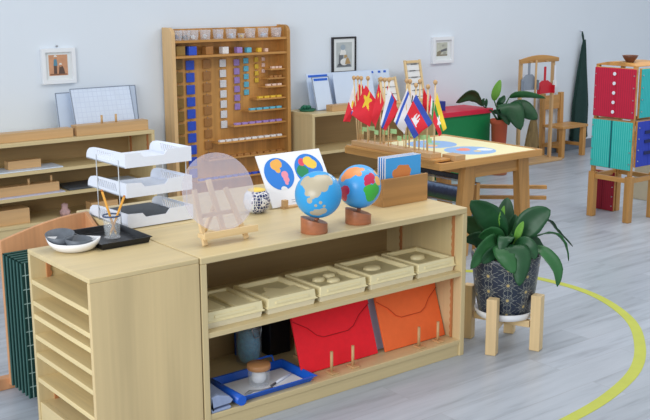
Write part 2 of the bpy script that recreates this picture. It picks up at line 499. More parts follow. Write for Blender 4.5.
# pencil glass
jc = V((-.098, .425, Z+.0032))
t = thing('pencil_glass', 'small clear glass of pencils standing on the black tray', 'glass', jc)
obj('glass_body', MB().lathe([(0,0),(.024,0),(.026,.004),(.028,.03),(.0315,.078),(.029,.078),(.026,.03),(.022,.008),(0,.007)], jc, 28), M['glass'], t)
obj('rim', MB().lathe([(.0300,.076),(.0322,.077),(.0322,.082),(.0295,.082),(.0295,.077)], jc, 28), plain('blue glass rim', (70,86,120), .2), t)
obj('glass_foot', MB().lathe([(0,-.0),(.029,0),(.0295,.004),(.022,.0065),(0,.0062)], jc, 28), M['acrylic'], t)
for a, b, lab in ((jc+V((.012,-.006,.008)), on(102, 191.5, y=.43), 'pencil leaning to the left in the glass on the black tray'),
                  (jc+V((-.010,.0,.008)), on(124, 197, y=.42), 'pencil leaning to the right in the glass on the black tray')):
    a = V(a); b = V(b); d = (b-a).normalized()
    p = thing('pencil', lab, 'pencil', a, 'pencils in the glass')
    obj('shaft', MB().cyl(a+d*.012, b, .0042, n=6), M['pencil'], p)
    obj('point', MB().cyl(a, a+d*.012, .0008, .0042, n=6), M['beechZ'], p)
    obj('eraser', MB().cyl(b, b+d*.006, .0042, n=8), plain('pencil end', (190,120,60), .6), p)

# ------------------------------------------------------------------ white three-tier letter tray
TX0, TX1, TY0, TY1 = .004, .278, .508, .822
t = thing('letter_tray_tower', 'white three-tier desk letter tray with slotted sides on the birch shelf', 'letter tray', ((TX0+TX1)/2, (TY0+TY1)/2, Z))
def tier(z):
    p = obj('tray', MB().box(TX0, TX1, TY0, TY1, z, z+.004), M['white'], t, .001)
    h = .056; L = TY1-TY0
    # side outline in (y, z): front wall height, dip, hump towards the back, rounded back end
    out = [(TY0, 0), (TY0, h*.96), (TY0+.10, h*.93), (TY0+.17, h*.90), (TY0+.215, h*.88), (TY0+.255, h*.84), (TY0+.285, h*.74), (TY1-.012, h*.56), (TY1-.003, h*.34), (TY1, h*.12), (TY1, 0)]
    holes = []
    for k in range(9):
        y = TY0+.070+k*.0170
        lo, hi = h*.24, h*.74
        holes.append([(y, lo), (y+.0105, lo), (y+.0105+.012, hi), (y+.012, hi)])
    for x in (TX0, TX1-.004):
        sd = MB(); sd.prism(out, holes, (x, 0, z), (0,1,0), (0,0,1), (.004,0,0))
        obj('side_wall', sd, M['white'], p, label=None)
    front = [(TX0, 0), (TX0, h*.96), (TX0+.062, h*.90), (TX0+.075, h*.62), (TX1-.115, h*.62), (TX1-.10, h*.95), (TX1, h*.98), (TX1, 0)]
    obj('front_lip', MB().prism(front, [], (0, TY0-.004, z), (1,0,0), (0,0,1), (0,.004,0)), M['white'], p)
    return p
ORG_fix = []
for z in (Z+.004, Z+.117, Z+.226):
    tier(z)
for y in (TY0+.045, TY1-.09):
    for x in (TX0-.003, TX1+.003):
        obj('wire_post', MB().cyl((x, y, Z), (x, y, Z+.25), .0019, n=8), M['wirepale'], t)
single('paper_stack', MB().box(TX0+.02, TX1-.02, TY0+.03, TY1-.02, Z+.0085, Z+.022), M['slate'], 'dark slate sheets lying in the lowest white letter tray', 'paper', bevel=.001)

# ------------------------------------------------------------------ easel with frosted disc
t = thing('easel', 'small pale wooden tabletop easel on the birch shelf holding a frosted disc', 'easel', (.195, .16, Z))
lean = V((0, .30, .95)).normalized()
def ez(x, zz, dy=0): return V((x, .131+.30/.95*zz+dy, Z+zz))
obj('leg', MB().bar(ez(.100, 0), ez(.098, .185), .017, .012, (0,1,0)), M['beechZ'], t, .002)
obj('leg', MB().bar(ez(.270, 0), ez(.222, .178), .017, .012, (0,1,0)), M['beechZ'], t, .002)
obj('center_post', MB().bar(ez(.190, .035, .012), ez(.166, .21, .012), .019, .012, (0,1,0)), M['beechZ'], t, .002)
obj('back_leg', MB().bar((.205, .305, Z+.003), ez(.178, .12, .02), .016, .012, (0,1,0)), M['beechZ'], t, .002)
obj('ledge', MB().box(.082, .300, .108, .150, Z+.028, Z+.043), M['beechX'], t, .002)
obj('ledge_lip', MB().box(.082, .300, .102, .108, Z+.026, Z+.050), M['beechX'], t, .001)
obj('crossbar', MB().bar(ez(.10, .095, .011), ez(.245, .095, .011), .012, .014), M['beechX'], t, .001)
yw_ = -.1; ln_ = math.radians(17); Rd = .136
axx = V((math.cos(yw_), math.sin(yw_), 0)); ay = V((-math.sin(yw_)*math.sin(ln_), math.cos(yw_)*math.sin(ln_), math.cos(ln_))); nn = axx.cross(ay)
pts = [(Rd*math.cos(2*PI*k/72), Rd*math.sin(2*PI*k/72)) for k in range(72)]
dc = V((.170, .1135, Z+.0445)) + ay*(Rd)
single('frosted_disc', MB().prism(pts, [], dc, axx, ay, nn*-.003), M['frost'], 'round translucent frosted disc leaning on the small easel', 'disc', bevel=.0008)

# ------------------------------------------------------------------ mosaic candle holder
mc = V((.536, .455, Z))
s = N('mosaic glass tiles')
vo = s.n('ShaderNodeTexVoronoi'); vo.inputs['Scale'].default_value = 84; vo.inputs['Randomness'].default_value = .35
co = s.coord(); s.l(co, vo.inputs['Vector'])
vd = s.n('ShaderNodeTexVoronoi'); vd.feature = 'DISTANCE_TO_EDGE'; vd.inputs['Scale'].default_value = 84; vd.inputs['Randomness'].default_value = .35; s.l(co, vd.inputs['Vector'])
sp = s.n('ShaderNodeSeparateColor'); s.l(vo.outputs['Color'], sp.inputs[0])
xyz = s.n('ShaderNodeSeparateXYZ'); s.l(co, xyz.inputs[0])
side_ = s.math('GREATER_THAN', s.math('ADD', s.math('ADD', s.math('MULTIPLY', xyz.outputs[0], 16), s.math('MULTIPLY', xyz.outputs[1], -13)), s.math('MULTIPLY', sp.outputs[0], .3)), -.12)
tile = s.mixc(side_, rgba((222,232,242)), rgba((34,50,104)))
M['mosaic'] = s.fin(s.mixc(s.math('LESS_THAN', vd.outputs['Distance'], .09), tile, rgba((236,236,238))), .15, .5)
t = thing('candle_holder', 'round mosaic tile candle holder in white and dark blue behind the disc', 'candle holder', mc)
obj('bowl', MB().lathe([(0,0),(.026,0),(.046,.018),(.054,.045),(.048,.074),(.036,.088),(.033,.088),(.044,.072),(.050,.045),(.042,.02),(0,.008)], mc, 40), M['mosaic'], t)
obj('candle', MB().lathe([(0,.004),(.028,.012),(.036,.05),(.034,.092),(.02,.096),(0,.096)], mc, 24), M['yellow'], t)

# ------------------------------------------------------------------ hemisphere map card and its stand
cw, ch, lean = .322, .226, math.radians(31)
cb = V((.612, .458, Z+.004))
rot = Matrix.Rotation(math.radians(0), 3, 'Z'); cx = V((1,0,0)); cz = V((0, math.sin(lean), math.cos(lean))); cn = V((0, -math.cos(lean), math.sin(lean)))
t = thing('map_card', 'white card with two blue world hemispheres leaning behind the globes', 'map card', cb)
def slab(mb, o, w, h, th): return mb.hexa([o+n_+cx*a+cz*b for n_ in (V((0,0,0)), cn*th) for a, b in ((0,0),(w,0),(w,h),(0,h))])
obj('card', slab(MB(), cb, cw, ch, .004), M['whitepaper'], t)
def hemi(u, v, r, regs, name):
    c = cb + cx*u + cz*v + cn*.0042
    regs = [(col, [((c + cx*a*r + cz*b*r - cb), k*r) for a, b, k in L]) for col, L in regs]
    m = blobs(name, (44,128,220), regs, .5, .4, .12, 40)
    P = [(r*math.cos(2*PI*k/48), r*math.sin(2*PI*k/48)) for k in range(48)]
    obj('hemisphere', MB().prism(P, [], c, cx, cz, cn*.0008), m, t)
hemi(.084, .138, .070, [((240,178,84), [(-.1,.55,.32),(.12,.62,.28),(-.02,.25,.18)]), ((240,150,170), [(.35,-.1,.24),(.36,-.38,.2),(.3,-.6,.12)]), ((236,236,236), [(0,-1,.22)])], 'western hemisphere print')
hemi(.236, .140, .070, [((40,140,90), [(-.5,-.05,.4),(-.4,-.4,.22)]), ((226,76,100), [(-.36,.5,.24)]), ((244,206,80), [(.12,.48,.36),(.36,.3,.3)]), ((200,150,110), [(.55,-.4,.2)]), ((236,236,236), [(0,-1,.2)])], 'eastern hemisphere print')
tx = MB()
for k, (a, b) in enumerate(((.15,.27),(.10,.27),(.10,.25))):
    o_ = cb + cx*a + cz*(.030-.009*k) + cn*.0042
    tx.hexa([o_+n_+cx*p+cz*q_ for n_ in (V((0,0,0)), cn*.0004) for p, q_ in ((0,0),(b-a,0),(b-a,.002),(0,.002))])
obj('printed_lines', tx, plain('grey print', (168,172,180), .7), t)
t = thing('card_stand', 'small wooden stand propping the hemisphere map card', 'stand', (.70, .44, Z))
obj('base', MB().box(.648, .90, .432, .457, Z, Z+.008), M['tanwoodX'], t, .002)
for x in (.660, .888): obj('stop_block', MB().box(x-.011, x+.011, .430, .450, Z+.008, Z+.036), M['tanwoodZ'], t, .002)
for x in (.70, .85): obj('back_rest', MB().bar((x, .585, Z), (x, .52+.03, Z+.120), .016, .008, (0,1,0)), M['tanwoodZ'], t, .002)

# ------------------------------------------------------------------ globes
def globe(c, r, base, regs, label, nm, base_turn, bxy):
    t = thing('globe', label, 'globe', (c.x, c.y, Z))
    def dirv(u, v):
        w = math.sqrt(max(0, 1-u*u-v*v)); return (RT*u + UP*v - FW*w)
    rr = [(col, [((dirv(a, b)*r if k > 0 else -dirv(a, b)*r) + V((0,0,c.z-Z)), abs(k)*r) for a, b, k in L]) for col, L in regs]
    m = blobs(nm, base, rr, .32, .5, .20, 30)
    obj('sphere', MB().sph(c, r, 48), m, t)
    bx, by = bxy; br = .0485
    # wedge-cut cylinder: top plane slopes down towards the camera's left-front
    mb = MB(); n = 36; lo = []; hi = []; inn = []
    sl = V((math.cos(base_turn), math.sin(base_turn)))
    for k in range(n):
        a = 2*PI*k/n; p = V((math.cos(a)*br, math.sin(a)*br))
        lo.append(mb.bm.verts.new((bx+p.x, by+p.y, Z))); hi.append(mb.bm.verts.new((bx+p.x, by+p.y, Z+.046 + p.dot(sl)*.27)))
    for k in range(n):
        f = mb.bm.faces.new((lo[k], lo[(k+1)%n], hi[(k+1)%n], hi[k])); f.smooth = True
    mb.bm.faces.new(lo[::-1]); mb.bm.faces.new(hi)
    obj('base', mb, M['redbrown'], t, .002)
    obj('axle', MB().cyl((bx, by, Z+.03), (c.x, c.y, c.z-r*.9), .008, n=12), M['redbrown'], t)
    return t
TAN = (188,176,150)
globe(V((.524,.0485,.7565)), .0840, (48,160,224), [(TAN, [(-.30,.42,.40),(.08,.52,.40),(.35,.62,.30),(-.52,.58,.26),(-.12,.12,.26),(.22,.28,.20),(-.45,.05,.13),(-.36,-.28,.12),(-.24,-.12,.10),(-.02,-.78,.22),(.18,-.72,.18),(-.22,-.80,.16),(.1,-.36,.08),(.25,-.5,.06),(-.1,-.48,.07),(.3,.2,-.5),(-.4,-.3,-.4),(0,.6,-.4)]),
    ((222,236,242), [(.52,.80,.09),(.66,.66,.07)])], 'globe with sand-coloured continents on bright blue, left of the pair', 'sand continent globe', math.radians(155), (.508,.053))
globe(V((.736,.073,.756)), .0812, (70,166,230), [((240,150,88), [(-.46,.60,.36),(-.22,.72,.26),(-.72,.40,.20),(-.05,.55,.14),(.10,.76,.12)]), ((212,50,90), [(-.80,-.40,.34),(-.66,-.20,.22)]),
    ((206,44,84), [(.42,.34,.22),(.34,.12,.16),(.54,.46,.18),(.30,.30,.14),(.56,.22,.12)]), ((70,182,62), [(.46,-.22,.30),(.72,-.16,.28),(.55,-.46,.28),(.30,-.18,.16)]), ((246,186,96), [(.84,.26,.24),(.74,.62,.14)]), ((240,150,170), [(0,0,-.6)])],
    'globe with brightly coloured continents on blue, right of the pair', 'coloured continent globe', math.radians(155), (.725,.066))

# ------------------------------------------------------------------ wooden box of blue cards
bx0, bx1, by0, by1 = .974, 1.216, .205, .36
t = thing('card_box', 'tan wooden box holding blue cards at right end of birch shelf', 'box', ((bx0+bx1)/2, .28, Z))
TW = wood('box wood', (192,144,88), 'X', .1, 8, .45, .6)
obj('front_panel', MB().box(bx0, bx1, by0, by0+.009, Z, Z+.114), TW, t, .002)
obj('base', MB().box(bx0, bx1, by0+.009, by1, Z, Z+.008), TW, t)
for x in (bx0, bx1-.009):
    obj('side_panel', MB().prism([(by0+.009,.008),(by0+.009,.114),(by1,.07),(by1,.008)], [], (x, 0, Z), (0,1,0), (0,0,1), (.009,0,0)), TW, t, .001)
obj('back_panel', MB().box(bx0+.009, bx1-.009, by1-.009, by1, Z+.008, Z+.07), TW, t)
M['cardprint'] = blobs('blue card with orange land', (74,170,238), [((226,138,72), [((-.02,0,.128),.026),((.006,0,.122),.03),((-.045,0,.12),.02)])], .5, .4, .15, 60)
for k, lab in enumerate(('frontmost blue map card with an orange land shape in the wooden box', 'second blue card from the front in the wooden box', 'third blue card from the front in the wooden box', 'rearmost blue card in the wooden box')):
    y = by0+.012+.0135*k
    o = obj('map_card', MB().box(bx0+.020, bx1-.030, y, y+.0035, Z+.008, Z+.194), [M['cardprint' if k == 0 else 'cardblue']], org=((bx0+bx1)/2, y, Z+.008))
    tag(o, lab, 'map card', 'blue cards in the wooden box')
    e = MB().box(bx0+.0175, bx0+.020, y, y+.0035, Z+.008, Z+.194); e.box(bx0+.0175, bx1-.030, y, y+.0035, Z+.194, Z+.1955)
    obj('card_edge', e, M['whitepaper'], o)

# ------------------------------------------------------------------ five land-and-water form trays
zs = .357
xs = [(.034,.270), (.286,.502), (.518,.742), (.760,.990), (1.006,1.213)]
names = ['first land-form tray from the left, cream plastic with a straight channel', 'second cream land-form tray from the left with a gulf shape',
         'middle cream land-form tray of the row of five', 'fourth cream land-form tray from the left with a small mound', 'rightmost cream land-form tray with a round island']
for k, (x0, x1) in enumerate(xs):
    y0, y1 = .032, .262
    t = thing('landform_tray', names[k], 'tray', ((x0+x1)/2, (y0+y1)/2, zs), 'land-form trays on the middle shelf')
    b = MB(); tray(b, x0+.008, x1-.008, y0+.008, y1-.008, zs, .018, .003, .003, .0)
    obj('lower_box', b, M['cream2'], t, .002)
    lid = MB(); z = zs+.0222
    # flange, walls, rim, recess
    def R(e, zz): return [V(p) for p in ((x0+e,y0+e,zz),(x1-e,y0+e,zz),(x1-e,y1-e,zz),(x0+e,y1-e,zz))]
    L = [R(.004,z), R(-.003,z), R(-.003,z+.004), R(.002,z+.005), R(.005,z+.036), R(.018,z+.036), R(.025,z+.022)]
    vs = [[lid.bm.verts.new(p) for p in q] for q in L]
    for A, B in zip(vs, vs[1:]):
        for i in range(4): lid.bm.faces.new((A[i], A[(i+1)%4], B[(i+1)%4], B[i]))
    lid.bm.faces.new(vs[0][::-1]); lid.bm.faces.new(vs[-1])
    lid.box(x0+.035, x1-.035, y0-.0005, y0+.004, z+.012, z+.022)
    obj('upper_tray', lid, M['cream'], t, .002)
    f = MB(); cx_, cy_ = (x0+x1)/2, (y0+y1)/2; zb = z+.0218
    def mound(c, rx, ry, h): f.lathe([(1,0),(.92,h*.6),(.7,h*.9),(.35,h),(0,h)], (c[0], c[1], zb), 20, rx, ry)
    if k == 0:
        f.box(x0+.03, cx_-.02, y0+.03, y1-.03, zb, zb+.012); f.box(cx_+.02, x1-.03, y0+.03, y1-.03, zb, zb+.009)
    elif k == 1:
        f.prism([(x0+.03,y0+.03),(x1-.03,y0+.03),(x1-.03,cy_-.01),(cx_+.02,cy_-.025),(cx_-.025,cy_+.03),(cx_-.05,cy_-.02),(x0+.03,cy_-.03)], [], (0,0,zb), (1,0,0), (0,1,0), (0,0,.010))
    elif k == 2:
        for c in ((cx_-.03,cy_),(cx_+.035,cy_+.02),(cx_+.01,cy_-.04)): mound(c, .028, .022, .013)
    elif k == 3: mound((cx_-.01,cy_), .04, .03, .011)
    else: mound((cx_,cy_), .034, .026, .016)
    obj('land_form', f, M['cream'], t, .001)
    obj('basin_floor', MB().box(x0+.0285, x1-.0285, y0+.0285, y1-.0285, z+.0215, z+.0223), M['brownwater'], t)

# ------------------------------------------------------------------ lower shelf of the front unit
zb = .068
def cloth():
    mb = MB()
    P = [(0,0),(.075,0),(.080,.006),(.078,.012),(.01,.010),(.004,.014),(.012,.018),(.078,.020),(.088,.030),(.074,.046),(.03,.060),(0,.058)]
    mb.prism(P, [], (.030, .006, zb), (1,0,0), (0,0,1), (.012,.17,0)); return mb
single('folded_cloth', cloth(), M['greyblue'], 'folded grey blue cloth on the bottom shelf left of the blue tray', 'cloth', bevel=.003)
t = thing('blue_tray', 'bright blue plastic tray on the bottom shelf with a cotton jar on it', 'tray', (.32, .16, zb))
b = MB(); tray(b, .162, .470, .030, .215, zb, .022, .012, .003, .006)
obj('tray_body', b, M['blue'], t, .002)
obj('rolled_handle', MB().tube([(.150, .000, zb+.019), (.150, .21, zb+.019)], .018, 16), M['blue'], t)
h_ = MB(); h_.tube([(.37,.222,zb+.026),(.37,.232,zb+.048),(.41,.232,zb+.05),(.44,.232,zb+.048),(.44,.222,zb+.026)], .004, 8)
obj('handle', h_, M['blue'], t)
single('paper_sheet', MB().box(.180, .455, .045, .195, zb+.0035, zb+.0055), M['whitepaper'], 'white paper sheet lying in the bright blue tray', 'paper')
jc = V((.297, .112, zb+.0058))
t = thing('cotton_jar', 'glass jar with a wooden lid and cotton inside on the blue tray', 'jar', jc)
obj('jar_body', MB().lathe([(0,0),(.034,0),(.040,.006),(.040,.058),(.037,.062),(.036,.062),(.0375,.056),(.0375,.008),(0,.004)], jc, 32), M['glass'], t)
obj('lid', MB().lathe([(0,.0615),(.041,.0615),(.043,.064),(.043,.078),(.041,.081),(0,.081)], jc, 32), wood('lid wood', (196,140,92), 'X', .1, 8), t)
cb_ = jc + V((0,0,.0045))
mb = MB(); mb.sph(cb_+V((0,0,.0265)), .0265, 24)
single('cotton_ball', mb, M['cotton'], 'white cotton ball inside the wooden-lidded jar', 'cotton')
t = thing('glue_brush', 'white handled brush lying on the paper in the blue tray', 'brush', (.39, .09, zb+.006))
obj('handle', MB().tube([(.345,.075,zb+.0115),(.39,.095,zb+.0125),(.44,.115,zb+.0115)], [.004,.006,.005], 10), M['white'], t)
obj('bristles', MB().cyl((.347,.076,zb+.0115), (.318,.065,zb+.0105), .0035, .0048, 8), plain('grey bristles', (90,90,94), .8), t)
single('spoon', MB().tube([(.205,.062,zb+.010),(.225,.066,zb+.0095),(.245,.070,zb+.0085),(.27,.058,zb+.0085),(.315,.052,zb+.0085)], [.002,.008,.0035,.0025,.003], 10), M['metal'], 'grey metal spoon lying in the blue tray before the jar', 'spoon')
# clip-top jar behind
jc = V((.405, .335, zb))
t = thing('clip_jar', 'tall clip-top glass jar standing behind the blue tray', 'jar', jc)
obj('jar_body', MB().lathe([(0,0),(.044,0),(.050,.008),(.050,.13),(.044,.15),(.042,.155),(.040,.155),(.047,.128),(.047,.01),(0,.006)], jc, 32), M['glass'], t)
obj('lid', MB().lathe([(0,.158),(.046,.158),(.048,.162),(.044,.176),(0,.182)], jc, 32), M['glass'], t)
c_ = MB(); 
for z in (.150, .166): c_.tube([jc+V((.050*math.cos(2*PI*k/24), .050*math.sin(2*PI*k/24), z)) for k in range(25)], .0022, 6)
for s_ in (-1, 1): c_.tube([jc+V((s_*.022,-.05,.166)), jc+V((s_*.020,-.058,.14)), jc+V((s_*.012,-.058,.115))], .002, 6)
c_.tube([jc+V((-.012,-.058,.115)), jc+V((.012,-.058,.115))], .002, 6)
obj('wire_clip', c_, M['metal'], t)
single('fabric_bundle', MB().lathe([(0,.0),(.030,0),(.042,.02),(.044,.07),(.038,.115),(0,.125)], jc+V((0,0,.0065)), 20), plain('blue and white yarn', (60,150,236), .9, .45, 70), 'blue and white filling inside the clip-top jar', 'filling')
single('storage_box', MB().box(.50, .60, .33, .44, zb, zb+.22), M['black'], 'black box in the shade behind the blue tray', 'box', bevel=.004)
single('blue_booklet', MB().box(.405, .47, .425, .437, zb, zb+.245), M['blue'], 'bright blue booklet standing behind the clip-top jar', 'book', bevel=.001)

# folders
def folder(name, lab, x0, x1, yb, h, lean, m, seam):
    s_ = math.sin(lean); c_ = math.cos(lean)
    o_ = V((x0, yb, zb+.0005)); w = x1-x0; cz_ = V((0, s_, c_)); cn_ = V((0, -c_, s_))
    t = thing(name, lab, 'folder', ((x0+x1)/2, yb, zb))
    def sl(mb, u0, u1, v0, v1, n0, n1): return mb.hexa([o_+cn_*n_+V((1,0,0))*a+cz_*b for n_ in (n0, n1) for a, b in ((u0,v0),(u1,v0),(u1,v1),(u0,v1))])
    obj('body', sl(MB(), 0, w, 0, h, 0, .010), m, t, .002)
    # flap: lower edge rises at both sides and dips rounded in the middle
    P = [(0, h), (0, h*.80), (w*.16, h*.66), (w*.26, h*.52), (w*.34, h*.47), (w*.66, h*.47), (w*.74, h*.52), (w*.84, h*.66), (w, h*.80), (w, h)]
    obj('flap', MB().prism(P, [], o_+cn_*.0102, (1,0,0), cz_, cn_*.004), m, t, .0012)
    Q_ = [o_+cn_*.0145+V((1,0,0))*a+cz_*b for a, b in P[1:-1]]
    obj('flap_crease', MB().tube(Q_, .0016, 6), seam, t, label='darker crease line along the flap')  # darker line drawn where the flap creases
    return t
folder('felt_folder', 'red felt folder with a rounded flap leaning on the bottom shelf', .478, .850, .098, .25, math.radians(19), M['red'], plain('dark red crease', (176,16,26), .8))
folder('felt_folder', 'orange felt folder with a rounded flap leaning on the bottom shelf', .882, 1.210, .088, .25, math.radians(19), M['orange'], plain('dark orange crease', (204,76,34), .8))
o_ = MB(); 
for_ = V((.862, .128, zb+.0005)); cz_ = V((0, math.sin(math.radians(19)), math.cos(math.radians(19)))); cn_ = V((0, -cz_.z, cz_.y))
o_.hexa([for_+cn_*n_+V((1,0,0))*a+cz_*b for n_ in (0, .006) for a, b in ((0,0),(.27,0),(.27,.245),(0,.245))])
single('card_sheet', o_, M['lilac'], 'pale lilac card standing behind the orange folder', 'card', bevel=.001)
for lab, xa, xb in (('wooden display stand with two upright pegs in front of the red folder', .581, .684), ('wooden display stand with two upright pegs in front of the orange folder', 1.028, 1.134)):
    t = thing('display_stand', lab, 'stand', ((xa+xb)/2, .12, zb), 'display stands holding the folders')
    for x in (xa, xb):
        f_ = obj('foot', MB().box(x-.015, x+.015, .022, .064, zb, zb+.007), M['tanwoodY'], t, .002)
        obj('peg', MB().cyl((x, .046, zb+.006), (x, .046, zb+.085), .006, n=12), M['tanwoodZ'], t)
    obj('base_bar', MB().box(xa-.015, xb+.015, .245, .27, zb, zb+.012), M['tanwoodX'], t, .002)
    for x in (xa, xb):
        obj('rest_post', MB().bar((x, .262, zb+.01), (x, .272, zb+.20), .012, .012), M['tanwoodZ'], t, .001)

# ------------------------------------------------------------------ potted peace lily on a cross stand
PC = V((1.468, .000, 0))
corners = [(1.335,-.066), (1.518,-.145), (1.600,.072), (1.412,.140)]
t = thing('plant_stand', 'pale wooden four-legged stand holding the patterned plant pot', 'plant stand', (PC.x, PC.y, 0))
cen = V((sum(c[0] for c in corners)/4, sum(c[1] for c in corners)/4, 0))
for x, y in corners:
    d = V((x, y, 0)) - cen; a = math.atan2(d.y, d.x)
    mt = Matrix.Translation((x, y, 0)) @ Matrix.Rotation(a+PI/4*0, 4, 'Z')
    obj('leg', MB().box(-.022, .022, -.022, .022, 0, .238, mt), M['beechZ'], t, .003)
A = [V((*c, .1085)) for c in corners]
obj('crossbar', MB().bar(A[0]+(A[2]-A[0])*.09, A[2]-(A[2]-A[0])*.09, .03, .03), M['beechX'], t, .002)
obj('crossbar', MB().bar(A[1]+(A[3]-A[1])*.09+V((0,0,.0)), A[3]-(A[3]-A[1])*.09, .028, .029), M['beechY'], t, .002)
PC = V((cen.x+.012, cen.y, .124))
t = thing('potted_lily', 'leafy peace lily in a dark pot with gold star pattern on a stand', 'potted plant', PC)
obj('saucer', MB().lathe([(0,0),(.100,0),(.116,.006),(.125,.032),(.120,.034),(.110,.010),(0,.008)], PC, 40), M['porcelain'], t)
# pot pattern: starbursts of fine gold lines on deep blue
s = N('dark pot with gold star lines')
tc = s.n('ShaderNodeTexCoord'); sp = s.n('ShaderNodeSeparateXYZ'); s.l(tc.outputs['Object'], sp.inputs[0])
ang = s.math('ARCTAN2', sp.outputs[1], sp.outputs[0])
u = s.math('ADD', s.math('MULTIPLY', ang, 10/(2*PI)), 40.2); v = s.math('DIVIDE', sp.outputs[2], .066)
colm = s.math('FLOOR', u); odd = s.math('MULTIPLY', s.math('MODULO', colm, 2.0), .5)
fu = s.math('SUBTRACT', s.math('FRACT', u), .5); fv = s.math('MULTIPLY', s.math('SUBTRACT', s.math('FRACT', s.math('ADD', s.math('ADD', v, 20), odd)), .5), .80)
an = s.math('ARCTAN2', fv, fu); rad = s.math('SQRT', s.math('ADD', s.math('MULTIPLY', fu, fu), s.math('MULTIPLY', fv, fv)))
w1 = s.math('ABSOLUTE', s.math('SINE', s.math('MULTIPLY', an, 3)))
w2 = s.math('ABSOLUTE', s.math('COSINE', s.math('MULTIPLY', an, 3)))
ray = s.math('LESS_THAN', s.math('MULTIPLY', w1, rad), .030)
ray2 = s.math('MULTIPLY', s.math('LESS_THAN', s.math('MULTIPLY', w2, rad), .030), s.math('LESS_THAN', rad, .60))
ripple = s.math('ABSOLUTE', s.math('SUBTRACT', rad, s.math('SUBTRACT', .36, s.math('MULTIPLY', w1, .14))))
ln = s.math('MAXIMUM', s.math('MAXIMUM', ray, ray2), s.math('LESS_THAN', ripple, .016))
dot = s.math('LESS_THAN', rad, .075)
nz = s.noise(tc.outputs['Object'], 30, 2)
base = s.mixc(nz, rgba((28,37,54)), rgba((42,52,72)))
c = s.mixc(ln, base, rgba((142,144,136))); c = s.mixc(dot, c, rgba((196,172,110)))
M['pot'] = s.fin(c, .35, .5)
pr = [(0,.009),(.097,.009),(.105,.014),(.127,.11),(.142,.25),(.144,.268),(.137,.268),(.133,.25),(.120,.18),(0,.18)]
obj('pot', MB().lathe(pr, PC, 48), M['pot'], t)
obj('soil', MB().lathe([(0,.236),(.06,.239),(.131,.232),(.124,.19),(0,.19)], PC, 32), M['soil'], t)

def leaf(mb, pts, w, fold=.25, n=12, side=None, tipw=.0, peak=.45):
    """blade along a smooth path through pts, w = half width, folded along the midrib"""
    pts = [V(p) for p in pts]; S = []
    def cr(t):
        x = t*(len(pts)-1); i = min(int(x), len(pts)-2); k = x-i
        p0, p1, p2, p3 = pts[max(i-1,0)], pts[i], pts[i+1], pts[min(i+2,len(pts)-1)]
        return .5*((2*p1)+(p2-p0)*k+(2*p0-5*p1+4*p2-p3)*k*k+(3*p1-p0-3*p2+p3)*k**3)
    def fn(uu, vv):
        p = cr(uu); d = (cr(min(1,uu+.02))-cr(max(0,uu-.02))).normalized()
        sd = V(side) if side is not None else d.cross(V((0,0,1)))
        sd = (sd - d*sd.dot(d))
        sd = sd.normalized() if sd.length > 1e-4 else V((1,0,0))
        nrm = sd.cross(d).normalized()
        e = math.sin(PI*uu**(math.log(.5)/math.log(peak)))**.75 if 0 < uu < 1 else 0
        ww = w*max(e, .02)
        x = (vv-.5)*2
        return p + sd*x*ww + nrm*(abs(x)*fold*ww) + nrm*.0015*math.sin(uu*40+x*3)
    mb.grid(fn, n, 6)
    return mb
